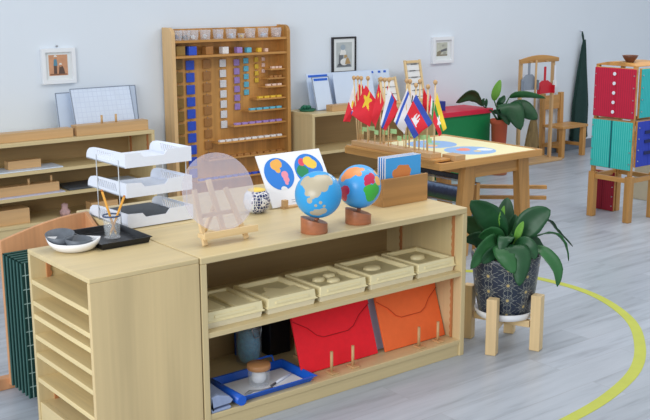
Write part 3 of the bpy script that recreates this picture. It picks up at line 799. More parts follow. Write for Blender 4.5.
# offsets are along the picture's right, up and towards the viewer, in metres from the pot's rim centre
K = .0042
rim = PC + V((0,0,.258)); RX, RY = 508, 256
UPW = V((0,0,1)); TOW = V((-FW.x, -FW.y, 0)).normalized()
def off(px, py, d=0): return rim + RT*((px-RX)*K*(1-d*.22)) + UPW*((RY-py)*K*(1-d*.22)+d*.205) + TOW*d
def facing(pth, tw=.3):
    dx = pth[-1][0]-pth[0][0]; dy = pth[0][1]-pth[-1][1]; n = math.hypot(dx, dy) or 1
    return RT*(dy/n) - UPW*(dx/n) + TOW*tw
BROAD, FLATR, EDGE = 0, 1, 2
LV = [ # path in px, half width, depth towards the viewer, leaf tone, way the blade faces
 ([(503,248),(496,228),(484,211),(467,199)], 14, (.02,.05,.07,.10), 0, BROAD), ([(509,246),(509,230),(509,214),(511,198)], 9, (-.02,-.04,-.06,-.08), 0, BROAD),
 ([(513,248),(522,232),(533,218),(548,209)], 13, (0,.03,.04,.05), 0, BROAD), ([(514,246),(530,229),(549,221),(560,232),(575,247)], 4.5, (0,-.02,-.03,-.03,-.02), 0, EDGE),
 ([(515,248),(534,237),(552,233),(563,243),(568,261)], 4.5, (0,.03,.05,.06,.06), 1, EDGE), ([(520,254),(535,248),(546,256),(553,269),(553,286)], 6.2, (.04,.10,.13,.15,.16), 1, BROAD),
 ([(506,252),(508,243),(515,256),(514,285)], 11, (.05,.12,.165,.18), 0, FLATR), ([(503,252),(498,243),(501,254),(509,272)], 10, (.05,.11,.16,.175), 1, FLATR),
 ([(500,252),(491,240),(479,248),(467,268)], 9, (.04,.10,.13,.14), 1, BROAD), ([(508,250),(506,236),(500,237),(496,251)], 7, (.04,.10,.13,.14), 0, FLATR),
 ([(504,240),(500,224),(499,214),(500,204)], 3, (.03,.06,.08,.10), 2, FLATR), ([(512,248),(515,236),(517,228),(520,220)], 3.6, (.04,.07,.08,.09), 2, BROAD),
 ([(512,250),(522,240),(534,242),(546,252)], 7, (.02,.03,.02,.0), 0, BROAD), ([(502,250),(490,236),(478,226),(464,222)], 11, (-.03,-.05,-.07,-.09), 0, BROAD),
 ([(509,250),(514,236),(522,230),(534,228)], 10, (-.03,-.08,-.12,-.15), 0, BROAD), ([(501,252),(490,246),(478,238),(465,240)], 9, (-.01,.02,.03,.03), 0, BROAD),
 ([(510,252),(517,243),(525,246),(531,258)], 8, (.05,.10,.13,.14), 0, BROAD), ([(504,250),(496,238),(487,232),(476,236)], 10, (.02,.06,.08,.09), 1, BROAD),
 ([(509,250),(516,240),(528,230),(543,226)], 10, (0,.02,.0,-.02), 1, BROAD), ([(506,250),(502,236),(497,226),(490,220)], 9, (-.02,-.03,-.03,-.03), 0, BROAD),
 ([(510,250),(514,238),(514,228),(516,214)], 8, (0,.0,.0,.0), 0, FLATR), ([(505,252),(496,250),(486,254),(478,262)], 8, (.03,.09,.12,.13), 0, BROAD), ([(511,250),(524,246),(536,246),(548,244)], 5, (-.04,-.09,-.13,-.16), 1, EDGE)]
groups = {0: MB(), 1: MB(), 2: MB()}
for pth, hw, dp, mi, fc in LV:
    sd = facing(pth) if fc == BROAD else (RT+TOW*.1 if fc == FLATR else TOW+UPW*.45)
    leaf(groups[mi], [off(x, y, d) for (x, y), d in zip(pth, dp)], hw*K, .22, 16, side=sd, peak=.56)
st = MB()
for pth, hw, dp, mi, fc in LV:
    a = off(*pth[0], dp[0]); b = off(*pth[1], dp[1]); base_ = V((rim.x+(a.x-rim.x)*.5, rim.y+(a.y-rim.y)*.5, PC.z+.236))
    st.tube([base_, a, (a+b)/2], [.0035,.003,.002], 6)
obj('leaves', groups[0], M['leaf'], t, solid=.0012, label='dark green leaves'); obj('leaves', groups[1], M['leaf2'], t, solid=.0012, label='mid green leaves'); obj('leaves', groups[2], M['leaflight'], t, solid=.0012, label='light green young leaves')
obj('stems', st, M['stem'], t)

# ------------------------------------------------------------------ oak table with map, flags
TH = .56; tx0, tx1, ty0, ty1 = 2.135, 2.935, 1.05, 1.835
t = thing('play_table', 'honey oak table behind the shelf carrying map mat and flag stand', 'table', ((tx0+tx1)/2, (ty0+ty1)/2, 0))
obj('tabletop', MB().box(tx0, tx1, ty0, ty1, TH-.03, TH-.004), M['oakX'], t, .002)
rm = MB()
rm.box(tx0-.012, tx1+.012, ty0-.012, ty0+.006, TH-.036, TH+.003)
obj('rim', rm, M['oakX'], t, .002)
for a in ((tx0-.012, tx0+.006, ty0+.006, ty1-.006), (tx1-.006, tx1+.012, ty0+.006, ty1-.006)):
    obj('rim', MB().box(*a, TH-.036, TH+.003), M['oakY'], t, .002)
obj('rim', MB().box(tx0-.012, tx1+.012, ty1-.006, ty1+.012, TH-.036, TH+.003), M['oakX'], t, .002)
for xt, xb_, y in ((2.415, 2.362, ty0+.07), (2.85, 2.900, ty0+.07), (2.415, 2.362, ty1-.07), (2.85, 2.900, ty1-.07)):
    obj('leg', MB().bar((xb_, y, 0), (xt, y, TH-.03), .088, .05, (0,1,0)), M['oakZ'], t, .003)
for y in (ty0+.07, ty1-.07): obj('apron', MB().box(2.42, 2.84, y-.012, y+.012, TH-.12, TH-.03), M['oakX'], t, .002)
for x in (2.42, 2.83): obj('apron', MB().box(x-.012, x+.012, ty0+.07, ty1-.07, TH-.10, TH-.03), M['oakY'], t, .002)
# map mat
t = thing('map_mat', 'pale yellow map mat with blue hemispheres lying on the oak table', 'map', (2.6, 1.45, TH-.004))
obj('sheet', MB().box(tx0+.17, tx1-.01, ty0+.01, ty1-.012, TH-.004, TH-.001), M['mapmat'], t)
for (u, v, r, rg) in ((2.60, 1.285, .150, [((244,150,130), [(-.1,.25,.28),(.1,.4,.2)]), ((246,210,120), [(.1,-.3,.15)]), ((236,240,240), [(.6,-.2,.3)])]),
                      (2.60, 1.60, .150, [((150,200,190), [(.1,.1,.35)]), ((244,190,150), [(-.3,-.3,.25)])])):
    c = V((u, v, TH-.001)); P = [(r*math.cos(2*PI*k/48), r*math.sin(2*PI*k/48)) for k in range(48)]
    rr = [(col, [(c+V((a*r,b*r,0))-ORG[t.name], k*r) for a, b, k in L]) for col, L in rg]
    obj('hemisphere', MB().prism(P, [], c, (1,0,0), (0,1,0), (0,0,.0006)), blobs('pale ocean print', (150,186,232), rr, .55, .3, .15, 20), t)
# flag stand
fx = 2.165
t = thing('flag_stand', 'long wooden block on the table edge holding small national flags', 'flag stand', (fx, 1.45, TH+.003))
obj('base_tray', MB().box(fx-.055, fx+.075, 1.085, 1.82, TH+.003, TH+.016), M['oakY'], t, .002)
obj('peg_block', MB().box(fx-.03, fx+.05, 1.13, 1.80, TH+.016, TH+.044), M['tanwoodY'], t, .002)
single('wooden_box', MB().box(fx+.085, fx+.165, 1.06, 1.16, TH-.001, TH+.03), M['tanwoodX'], 'small wooden block on the map mat near the front table edge', 'block', bevel=.002)

FS = .0056
FC = {'w': (240,240,244), 'r': (230,50,64), 'b': (62,88,188), 'y': (246,214,66), 'g': (52,150,76), 'k': (40,40,44), 'R': (216,32,48), 'B': (58,98,206)}
for k, c in FC.items(): M['flag_'+k] = plain('flag cloth '+k, c, .8, .04, 40)
FK = list(FC); FM = [M['flag_'+k] for k in FK]; FI = {k: i for i, k in enumerate(FK)}
ZB = TH+.044
def star(u, v, cu, cv, r, asp=1.0, rot=0):
    du, dv = (u-cu)*asp, v-cv; a = math.atan2(du, dv)+rot; rr = math.hypot(du, dv)
    k = (a/(2*PI/5)) % 1; k = abs(k-.5)*2
    return rr < r*(.42+.58*k**1.6)
def flag(px, py, quad, design, lab, dep=0, lay=.006, fold=.008, nf=1.8, ph=0):
    """dep > 0 stands further back on the block; quad = hoist top, fly top, fly bottom, hoist bottom"""
    xb = fx + max(-.024, min(.044, dep+.01))
    top = on(px, py, x=xb); y = max(1.14, min(1.79, top.y)); bot = V((xb, y, ZB))
    t = thing('flag', lab, 'flag', bot, 'small national flags on the stand')
    obj('pole', MB().cyl(bot, top, .0042, n=10), M['beechZ'], t)
    obj('finial', MB().lathe([(0,0),(.007,.001),(.012,.010),(.011,.020),(.004,.026),(0,.026)], top-V((0,0,.006)), 14), M['tanwoodZ'], t)
    Q = [top + RT*((290+x/2.8-px)*FS) + UPW*((py-30-y_/2.8)*FS) + TOW*lay for x, y_ in quad]
    def fn(u, v):
        p = (Q[0]*(1-u)+Q[1]*u)*(1-v) + (Q[3]*(1-u)+Q[2]*u)*v
        amp = fold*(u*.8+.2)
        return p + TOW*(amp*math.sin(nf*2*PI*(u*.6+v*.4)+ph)) + RT*(.003*math.sin(9*v+ph)*u)
    mb = MB(); mb.grid(fn, 36, 36, lambda u, v: FI[design(u, v)])
    obj('cloth', mb, FM, t, solid=.0008)
    return t
def d_ph(u, v):
    if u < .5*(1-abs(v-.5)*2)*1.1: return 'y' if math.hypot((u-.17)*1.4, v-.5) < .1 else 'w'
    return 'b' if v < .5 else 'r'
def d_vn(u, v): return 'y' if star(u, v, .5, .45, .42, 1.2) else 'r'
def d_ch(u, v): return 'y' if star(u, v, .2, .25, .14, 1.4) else 'r'
def d_ru(u, v): return 'w' if v < .34 else ('B' if v < .67 else 'r')
def d_red(u, v): return 'R'
def d_il(u, v):
    return 'B' if .1 < v < .24 or .80 < v < .92 else 'w'
def d_kr(u, v):
    du, dv = (u-.5)*1.5, v-.5
    if math.hypot(du, dv) < .2: return 'r' if dv < .04*math.sin(u*20) else 'b'
    for cu, cv in ((.2,.22),(.8,.22),(.2,.78),(.8,.78)):
        if abs(u-cu) < .09 and abs(v-cv) < .10 and (int((v-cv+.1)/.035) % 2 == 0): return 'k'
    return 'w'
def d_kh(u, v):
    if v < .25 or v > .75: return 'b'
    # white temple: stepped base and three towers
    x = abs(u-.5)*1.5; y = .70-v
    if 0 <= y < .06 and x < .30: return 'w'
    if .06 <= y < .16 and x < .22: return 'w'
    for cx_, hh in ((0,.42),(.15,.33)):
        if .06 <= y < hh and abs(x-cx_) < .075*(1-(y/hh)**2*.8): return 'w'
    return 'r'
def d_mm(u, v):
    if star(u, v, .5, .52, .36, 1.3): return 'w'
    return 'y' if v < .34 else ('g' if v < .67 else 'r')
def d_th(u, v): return 'r' if v < .17 or v > .83 else ('w' if v < .34 or v > .66 else 'b')
def d_la(u, v):
    if math.hypot((u-.5)*1.5, v-.5) < .2: return 'w'
    return 'r' if v < .25 or v > .75 else 'b'
def d_wg(u, v): return 'g' if v > .7 and u > .3 else ('w' if v > .45 else 'r')
flag(353.9, 79, [(181,146),(146,262),(168,264),(186,205)], lambda u, v: 'y' if math.hypot((u-.36)*1.5, v-.62) < .17 else ('w' if u < .5 and u < .62-v*.1 else 'r'), 'flag with a white upper part, yellow sun and red lower part, leftmost', dep=0, lay=.004, ph=.5)
flag(357.8, 79, [(194,150),(168,240),(214,270),(212,180)], lambda u, v: 'b' if u > .88 and v < .7 else ('w' if u > .86 else 'r'), 'red flag with a blue and white corner hanging beside the leftmost flag', dep=.012, lay=.002, ph=1.2)
flag(361.2, 79.4, [(203,152),(186,225),(205,262),(216,200)], d_red, 'plain red flag drooping behind the flag with the big yellow star', dep=.022, lay=-.004, ph=2)
flag(367.9, 79.4, [(212,154),(170,240),(224,276),(242,198)], lambda u, v: 'y' if star(u, v, .30, .46, .33, 1.0, .55) else 'r', 'red flag with a large yellow star', dep=-.02, lay=.012, ph=.2, fold=.006)
flag(380.8, 80.3, [(248,150),(226,248),(240,278),(264,205)], d_ch, 'narrow red flag hanging right of the yellow star flag', dep=0, lay=.004, ph=1.4)
flag(384.7, 81, [(272,155),(282,250),(300,248),(300,200)], d_red, 'red flag peeking out behind the white, blue and red striped flag', dep=.022, lay=-.004, ph=2.4)
flag(389, 81, [(276,158),(252,266),(268,284),(304,224)], lambda u, v: 'w' if v < .30 else ('B' if v < .58 else 'r'), 'flag with white, blue and red stripes', dep=-.02, lay=.012, ph=.9, fold=.006)
flag(406.7, 82, [(329,162),(291,254),(322,292),(344,215)], lambda u, v: 'B' if .12 < v < .30 else 'w', 'white flag with a blue diagonal stripe', dep=0, lay=.006, ph=.4)
flag(410, 82.6, [(335,160),(328,226),(346,240),(356,190)], lambda u, v: 'k' if .15 < u < .5 and (.44 < v < .56 or .66 < v < .78) else ('r' if math.hypot((u-.75), v-.3) < .12 else 'w'), 'white flag with short black bars near its pole', dep=.02, lay=-.002, ph=1.9)
flag(420, 82.6, [(374,162),(370,215),(392,236),(388,190)], d_red, 'small red flag behind the blue, red and blue temple flag', dep=.022, lay=-.004, ph=1)
flag(416, 86.5, [(352,178),(398,256),(348,300),(321,248)], d_kh, 'flag in blue, red and blue with a white temple', dep=-.022, lay=.022, ph=.3, fold=.006)
flag(435.3, 83.7, [(411,172),(438,268),(420,292),(401,250)], lambda u, v: 'w' if star(u, v, .56, .55, .27, 1.2, .3) else ('y' if v < .38 else ('g' if v < .62 else 'r')), 'flag in yellow, green and red with a white star, rightmost', dep=-.005, lay=.008, ph=.6)
flag(428, 88, [(392,178),(388,222),(402,250),(404,205)], lambda u, v: 'g' if v > .6 else ('w' if v > .35 else 'r'), 'narrow red, white and green flag left of the rightmost flag', dep=.02, lay=-.002, ph=2.6)
# little pins with pale green tags
PN = [(358,130),(363,128),(369,127),(375,131),(383,131),(391,130),(398,137),(404,136),(409,133),(414,137),(419,136),(424,136),(428,139)]
for k, (px, py) in enumerate(PN):
    dx = .036 - .010*(k % 2); tp = on(px, py, x=fx+dx); y = max(1.135, min(1.795, tp.y))
    t = thing('tag_pin', '%s short pin with a pale green tag, counted from the left of the stand' % ['first','second','third','fourth','fifth','sixth','seventh','eighth','ninth','tenth','eleventh','twelfth','thirteenth'][k], 'pin', (fx+dx, y, ZB), 'short tag pins on the flag stand')
    top = V((fx+dx, y, tp.z))
    obj('pin', MB().cyl((fx+dx, y, ZB), top, .0028, n=8), M['beechZ'], t)
    q = top + TOW*.004
    mt = MB(); w_ = .020+.006*((k*7) % 3)
    mt.hexa([q+TOW*n_+RT*a+UPW*b for n_ in (0, .0015) for a, b in ((-.004,-.018),(w_,-.022),(w_,.004),(-.004,.008))])
    obj('tag', mt, M['palegreen'], t)

# rack of landscape strips under the table
M['landscape'] = None
s = N('landscape print'); sp = s.n('ShaderNodeSeparateXYZ'); co = s.coord(); s.l(co, sp.inputs[0])
nz = s.noise(co, 45, 4, .7)
c = s.ramp(s.math('ADD', s.math('MULTIPLY', sp.outputs[2], 8.5), s.math('MULTIPLY', s.math('SUBTRACT', nz, .5), .35)), [(.05, rgba((60,96,56))), (.3, rgba((34,42,64))), (.55, rgba((60,74,110))), (.72, rgba((150,178,220))), (.9, rgba((190,206,236)))])
M['landscape'] = s.fin(c, .4, .5)
t = thing('strip_rack', 'low wooden rack with two rails under the oak table', 'rack', (2.75, 1.45, 0))
for z in (.272, .205):
    obj('rail', MB().bar((3.24, 1.235, z), (2.55, 1.86, z), .03, .022), M['oakX'], t, .002)
for p in ((3.12, 1.344), (2.65, 1.77)):
    obj('post', MB().box(p[0]-.018, p[0]+.018, p[1]-.018, p[1]+.018, 0, .262), M['oakZ'], t, .002)
for nm, x, z0, z1, lab in (('picture_strip', 2.50, .25, .35, 'long landscape picture strip standing under the oak table'), ):
    o = single(nm, MB().box(x-.004, x+.004, 1.02, 1.70, .03, .13), M['landscape'], lab, 'picture')
    o.location.z = 0.0
t = thing('wire_shelf', 'low wire shelf under the oak table carrying a dark strip', 'shelf', (2.5, 1.35, 0))
wr = MB()
for z in (.262, .395): 
    wr.cyl((2.492, 1.13, z), (2.492, 1.72, z), .004, n=8)
    wr.cyl((2.53, 1.13, z), (2.53, 1.72, z), .004, n=8)
obj('wire', wr, M['metal'], t)
for y in (1.14, 1.71):
    obj('post', MB().box(2.497, 2.525, y-.012, y+.012, 0, .40), M['oakZ'], t, .002)
bpy.data.objects.remove(bpy.data.objects['picture_strip'])
single('picture_strip', MB().box(2.500, 2.522, 1.16, 1.69, .266, .355), M['landscape'], 'long landscape picture strip on the wire shelf under the table', 'picture', bevel=.001)
s_ = MB().box(2.500, 2.522, 1.16, 1.69, .399, .428)
single('dark_strip', s_, plain('black strip with pale flecks', (44,46,54), .5, .6, 60), 'narrow black strip lying on the upper wires under the table', 'strip', bevel=.002)

single('picture_strip', MB().box(2.938, 2.956, 1.25, 1.66, .0, .14), M['landscape'], 'landscape picture strip standing on the floor beneath the table', 'picture', bevel=.001)
# ------------------------------------------------------------------ left wall shelf
t = thing('wall_shelf', 'low birch wall shelf at left with papers and wooden blocks', 'shelf', (.55, 3.01, 0))
lx0, lx1, ly0, ly1 = -.35, 1.405, 2.845, 3.172
obj('top_panel', MB().box(lx0, lx1, ly0, ly1, H-.022, H), M['birchX'], t, .003)
for x in (lx0, lx1-.022): obj('side_panel', MB().box(x, x+.022, ly0, ly1, 0, H-.022), M['birchZ'], t, .002)
obj('back_panel', MB().box(lx0+.022, lx1-.022, ly1-.012, ly1, .02, H-.022), M['birchshade'], t)
for z in (.448, .300, .14): obj('shelf_board', MB().box(lx0+.022, lx1-.022, ly0+.004, ly1-.012, z-.02, z), M['birchX'], t, .002)
obj('plinth', MB().box(lx0+.022, lx1-.022, ly0+.012, ly0+.03, 0, .12), M['birchX'], t)
obj('shelf_support_strip', zigzag(MB(), lx1-.03, ly0+.05, .448, H-.022, 'y', .016, .008), M['rail'], t)
obj('shelf_support_strip', zigzag(MB(), lx1-.03, ly1-.05, .448, H-.022, 'y', .016, .008), M['rail'], t)
def block(lab, x0, x1, y0, y1, z0, z1, m='tanwoodX', pegs=()):
    if not pegs: return single('wooden_block', MB().box(x0, x1, y0, y1, z0, z1), M[m], lab, 'block', bevel=.002)
    t = thing('peg_block', lab, 'block', ((x0+x1)/2, (y0+y1)/2, z0))
    obj('base', MB().box(x0, x1, y0, y1, z0, z1), M[m], t, .002)
    for x, h in pegs: obj('peg', MB().cyl((x, y0+.02, z1-.001), (x, y0+.02, z1+h), .007, n=10), M['tanwoodZ'], t)
block('long low wooden block on the left end of the wall shelf top', .10, .885, 2.89, 2.97, H, H+.052)
block('wooden peg block before the large lined board on the wall shelf', .905, 1.385, 2.885, 2.965, H, H+.062, 'tanwoodX', ((1.08,.05),(1.175,.05)))
def lean_board(nm, lab, x0, x1, yb, yt, z0, h, m, frame=None, cat='board', skew=0, blue=None):
    """flat board standing on z0, its foot at yb and its top leaning to yt"""
    c_ = math.sqrt(h*h-(yt-yb)**2); az = V((skew, yt-yb, c_))/h; n_ = V((0, -c_, yt-yb))/h
    o_ = V((x0, yb, z0)); w = x1-x0
    t = thing(nm, lab, cat, ((x0+x1)/2, yb, z0))
    def sl(mb, u0, u1, v0, v1, a, b): return mb.hexa([o_+n_*q+V((1,0,0))*u_+az*v_ for q in (a, b) for u_, v_ in ((u0,v0),(u1,v0),(u1,v1),(u0,v1))])
    obj('sheet', sl(MB(), 0, w, 0, h, 0, .006), m, t)
    if frame:
        e = .005; fr = MB()
        for u0, u1, v0, v1 in ((0,w,0,e),(0,w,h-e,h),(0,e,e,h-e),(w-e,w,e,h-e)): sl(fr, u0, u1, v0, v1, .0055, .0085)
        obj('border', fr, frame, t)
    for (u0, u1, v0, v1) in (blue or ()):
        obj('blue_mark', sl(MB(), u0*w, u1*w, v0*h, v1*h, .0062, .008), M['blue'], t)
    return t
M['lined'] = grid_mat('lined white board', (212,224,242), (202,214,235), .03, .004, (0, 2), (0, 0), .45)
M['lightboard'] = plain('pale blue white board', (208,222,242), .4, .015)
M['greyline'] = plain('grey board border', (134,146,166), .5)
lean_board('writing_board', 'large lined white board leaning above the peg block on wall shelf', .955, 1.362, 3.00, 3.075, H, .275, M['lined'], M['greyline'])
lean_board('writing_board', 'pale board behind and left of the large lined board', .88, 1.06, 3.08, 3.12, H, .245, M['lightboard'], M['greyline'])
lean_board('writing_board', 'narrow pale board showing at right behind the large lined board', 1.25, 1.43, 3.09, 3.13, H, .262, M['lightboard'], M['greyline'])
# second level
z = .448
single('paper_sheet', MB().box(.38, .80, 2.87, 3.03, z, z+.006), M['lightboard'], 'pale blue sheet on the upper level of the left wall shelf', 'paper')
block('wooden block resting on the pale sheet on the upper level', .49, .69, 2.93, 2.99, z+.006, z+.055)
z = .300
single('paper_sheet', MB().box(.30, .80, 2.86, 3.0, z, z+.005), M['lilac'], 'lilac white sheet under the peg block on the middle level', 'paper')
block('wooden peg block on the lilac sheet on the middle level', .30, .78, 2.895, 2.965, z+.005, z+.06, 'tanwoodX', ((.60,.035),(.74,.04)))
single('writing_slate', MB().box(.83, 1.06, 2.87, 3.08, z, z+.012), M['slate'], 'dark slate lying on the middle level of the left wall shelf', 'slate', bevel=.002)
single('paper_sheet', MB().box(1.12, 1.32, 2.88, 3.06, z, z+.01), M['lightboard'], 'pale sheet near the right side of the middle level', 'paper')
z = .14
block('plain wooden block on the lowest level of the left wall shelf', .30, .58, 2.88, 3.0, z, z+.09)
block('small wooden block further right on the lowest level', .98, 1.16, 2.90, 2.98, z, z+.06)
single('wooden_figure', MB().lathe([(0,0),(.03,0),(.032,.03),(.018,.045),(.02,.07),(0,.08)], (.82, 2.93, z), 16), plain('mottled pink grey', (170,140,140), .7, .4, 40), 'small pinkish figure on the lowest level beside the wooden block', 'figure')

# ------------------------------------------------------------------ bead cabinet
bx0, bx1, by0, by1, BH = 1.664, 2.612, 3.045, 3.172, 1.235
t = thing('bead_cabinet', 'tall golden pine bead cabinet with coloured squares against the white wall', 'cabinet', ((bx0+bx1)/2, 3.11, 0))
def rside(x, r=.05):
    L = [(by1, 0), (by1, BH)] + [(by0+r-r*math.sin(PI/2*k/8), BH-r+r*math.cos(PI/2*k/8)) for k in range(9)] + [(by0, 0)]
    return MB().prism(L, [], (x, 0, 0), (0,1,0), (0,0,1), (.026,0,0))
PZ = wood('pine side in lit tone', (222,184,132), 'Z', .1, 7, .42, .6)  # pine made paler where the window light falls on the left side
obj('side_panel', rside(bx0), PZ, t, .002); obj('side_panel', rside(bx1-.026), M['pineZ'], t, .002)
obj('back_panel', MB().box(bx0+.026, bx1-.026, by1-.014, by1, .03, BH-.012), M['pineZ'], t)
iy = by1-.014
for z in (1.152, 1.052): obj('shelf_board', MB().box(bx0+.026, bx1-.026, by0+.006, iy, z-.016, z), M['pineX'], t, .002)
sh = [(.935,2.455),(.872,2.435),(.815,2.41),(.733,2.335),(.655,2.265),(.562,2.14),(.455,2.01),(.345,1.93),(.205,1.84)]
for z, xl in sh: obj('short_shelf', MB().box(xl, bx1-.026, by0+.02, iy, z-.012, z), M['pineX'], t, .002)
obj('plinth', MB().box(bx0+.026, bx1-.026, by0+.02, iy, 0, .06), M['pineX'], t)
BC = {'gold': (150,118,58), 'blue': (52,88,206), 'brown': (172,120,66), 'white': (234,232,234), 'violet': (166,138,206), 'cyan': (104,188,214), 'yellow': (232,192,64), 'pink': (240,204,186)}
for k, c in BC.items():
    M['bead_'+k] = grid_mat('beads '+k, c, dk(c, .72), .0085, .0018, (0, 2), (0, 0), .35)
    M['beadc_'+k] = plain('bead cube '+k, c, .35, .1, 90)
cols = [('gold', 1.765, .068, .993, .0865, 9), ('blue', 1.856, .062, .983, .0815, 10), ('brown', 1.985, .058, .985, .079, 9), ('white', 2.113, .05, .985, .0700, 7),
        ('violet', 2.227, .043, .985, .0610, 6), ('cyan', 2.305, .038, .993, .0545, 5), ('yellow', 2.392, .032, .998, .0480, 4), ('pink', 2.451, .026, .998, .0415, 3)]
for c, x, w, z0, dz, n in cols:
    first = None
    for k in range(n):
        z = z0 - k*dz
        lab = '%s %s bead square %shanging in its column of the bead cabinet' % (ORD[k], c, '' if k == 0 else 'from the top ')
        if first is None:
            first = thing('bead_square', lab, 'bead square', (x, iy, z), c+' bead squares in the bead cabinet')
            obj('beads', MB().box(x-w/2, x+w/2, iy-.013, iy-.003, z-w/2, z+w/2), M['bead_'+c], first, .002)
            obj('hook', MB().cyl((x, iy-.008, z+w/2), (x, iy, z+w/2+.006), .002, n=6), M['metal'], first)
        else: dup(first, (0, 0, z-z0), lab)
    zc = 1.052
    w2 = w*.98
    single('bead_cube', MB().box(x-w2/2-.012, x+w2/2-.012, 3.085, 3.085+min(w2, .06), zc, zc+w2*.95), M['beadc_'+c], '%s bead cube on the second shelf of the bead cabinet' % c, 'bead cube', 'bead cubes on the second shelf', bevel=.003)
for (z, xl), c in zip(sh, ('pink','brown','pink','yellow','cyan','violet','white','brown','blue')):
    n = max(3, int((bx1-.04-xl)/.055)); mb = MB()
    st_ = (bx1-.045-xl-.02)/n
    for k in range(n): mb.box(xl+.02+k*st_, xl+.02+k*st_+st_*.74, by0+.03, by0+.055, z, z+.014)
    mb.cyl((xl+.02, by0+.042, z+.006), (bx1-.05, by0+.042, z+.006), .002, n=6)
    nm = {.935: 'topmost short shelf', .872: 'second short shelf', .815: 'third short shelf', .733: 'fourth short shelf', .655: 'fifth short shelf', .562: 'sixth short shelf', .455: 'seventh short shelf', .345: 'eighth short shelf', .205: 'lowest short shelf'}[z]
    single('bead_chain', mb, M['beadc_'+c], '%s bead chain folded on the %s of the bead cabinet' % (c, nm), 'bead chain', 'bead chains on the short shelves', bevel=.002)
JX = [(176.5,'navy','dark blue'),(184.5,'slate','grey'),(193,'offwhite','white'),(205,'offwhite','white'),(218,'lilac','lilac'),(231,'lightboard','pale blue'),(241,'yellow','yellow'),(250,'beadc_pink','pale pink'),(263,'lightboard','pale blue'),(276,'beadc_pink','pink')]
for k, (px, m, cn2) in enumerate(JX):
    x = on(px, 34, y=3.09).x; w = .058 if k != 6 else .03; h = .062 if k != 6 else .03
    t = thing('bead_cup', '%s clear cup from the left on the cabinet top shelf, %s beads' % (['first','second','third','fourth','fifth','sixth','seventh','eighth','ninth','tenth'][k], cn2), 'cup', (x, 3.09, 1.152), 'clear bead cups on the top shelf')
    mb = MB(); tray(mb, x-w/2+.006, x+w/2-.006, 3.066, 3.112, 1.152, h, .004, .0022, .0)
    obj('cup', mb, M['acrylic'], t)
    bd = MB(); random.seed(k)
    for _ in range(10): bd.sph((x+random.uniform(-w/2+.014, w/2-.014), random.uniform(3.078, 3.10), 1.152+.0085+random.uniform(0, h*.35)), .0065, 8)
    obj('beads', bd, M[m], t)

# ------------------------------------------------------------------ right wall shelf
t = thing('wall_shelf', 'low birch wall shelf behind the flags with white boards on top', 'shelf', (3.2, 3.01, 0))
rx0, rx1, ry0, ry1 = 2.655, 3.86, 2.85, 3.172
obj('top_panel', MB().box(rx0, rx1, ry0, ry1, H-.022, H), M['birchX'], t, .003)
for x in (rx0, rx1-.022): obj('side_panel', MB().box(x, x+.022, ry0, ry1, 0, H-.022), M['birchZ'], t, .002)
obj('back_panel', MB().box(rx0+.022, rx1-.022, ry1-.012, ry1, .02, H-.022), M['birchshade'], t)
for z in (.345, .10): obj('shelf_board', MB().box(rx0+.022, rx1-.022, ry0+.004, ry1-.012, z-.02, z), M['birchX'], t, .002)
lean_board('writing_board', 'wide pale board with blue marks leaning on the wall', 2.80, 3.60, 3.06, 3.12, H, .262, M['lightboard'], None, blue=((.02,.24,.90,.96),(.68,.72,.90,.96),(.76,.80,.90,.96),(.86,.89,.90,.96),(.93,.96,.90,.96)))
lean_board('writing_board', 'small pale board with blue strip at left of the wide board', 2.80, 2.955, 2.99, 3.055, H, .245, M['lightboard'], M['greyline'], blue=((.1,.9,.88,.95),))
lean_board('writing_board', 'middle white board standing before the wide board with blue marks', 2.985, 3.36, 2.985, 3.045, H, .262, M['lightboard'], None)
block('wooden block before the middle white board on the right wall shelf', 2.86, 3.16, 2.885, 2.955, H, H+.045)
t = thing('green_dish', 'small dark green dish of bits beside the bead cabinet', 'dish', (2.745, 3.03, H))
obj('dish', MB().lathe([(0,0),(.05,0),(.062,.016),(.056,.016),(.048,.006),(0,.006)], (2.745, 3.03, H), 24), M['deepgreen'], t)
bd = MB(); random.seed(3)
for _ in range(9): bd.sph((2.745+random.uniform(-.03,.03), 3.03+random.uniform(-.03,.03), H+.016+random.uniform(0,.02)), .013, 10)
obj('bits', bd, M['deepgreen'], t)
# counting frames
def abacus(lab, x0, x1, yb, yt, h, rows):
    c_ = math.sqrt(h*h-(yt-yb)**2); az = V((0, yt-yb, c_))/h; o_ = V((x0, yb, H)); w = x1-x0
    t = thing('counting_frame', lab, 'counting frame', ((x0+x1)/2, yb, H))
    P = lambda u_, v_, q=0: o_+V((1,0,0))*u_+az*v_+V((0,-1,0))*q
    for u_ in (.012, w-.012): obj('upright', MB().bar(P(u_,0), P(u_,h), .018, .016, (0,1,0)), M['beechZ'], t, .002)
    for v_ in (.012, h-.014): obj('crossbar', MB().bar(P(.024,v_), P(w-.024,v_), .018, .02), M['beechX'], t, .002)
    mb = MB(); mb.hexa([P(a, b, q) for q in (-.008, -.004) for a, b in ((.02,.02),(w-.02,.02),(w-.02,h-.02),(.02,h-.02))])
    obj('back_sheet', mb, M['offwhite'], t)
    random.seed(int(x0*100))
    for k in range(rows):
        v_ = h*(.12+.78*k/(rows-1)); m_ = MB()
        m_.cyl(P(.02, v_, .003), P(w-.02, v_, .003), .0015, n=6)
        a = .04 + random.uniform(0, .2)*w
        for q in range(4): m_.cyl(P(a+q*.016, v_, .003), P(a+q*.016+.012, v_, .003), .0034, n=10)
        obj('bead_row', m_, M['slate'], t)
    return t
abacus('tall counting frame with rows of dark beads behind the flags', 3.705, 3.885, 2.99, 3.06, .325, 6)
abacus('shorter counting frame partly hidden behind the red flags', 3.42, 3.60, 2.97, 3.03, .21, 4)

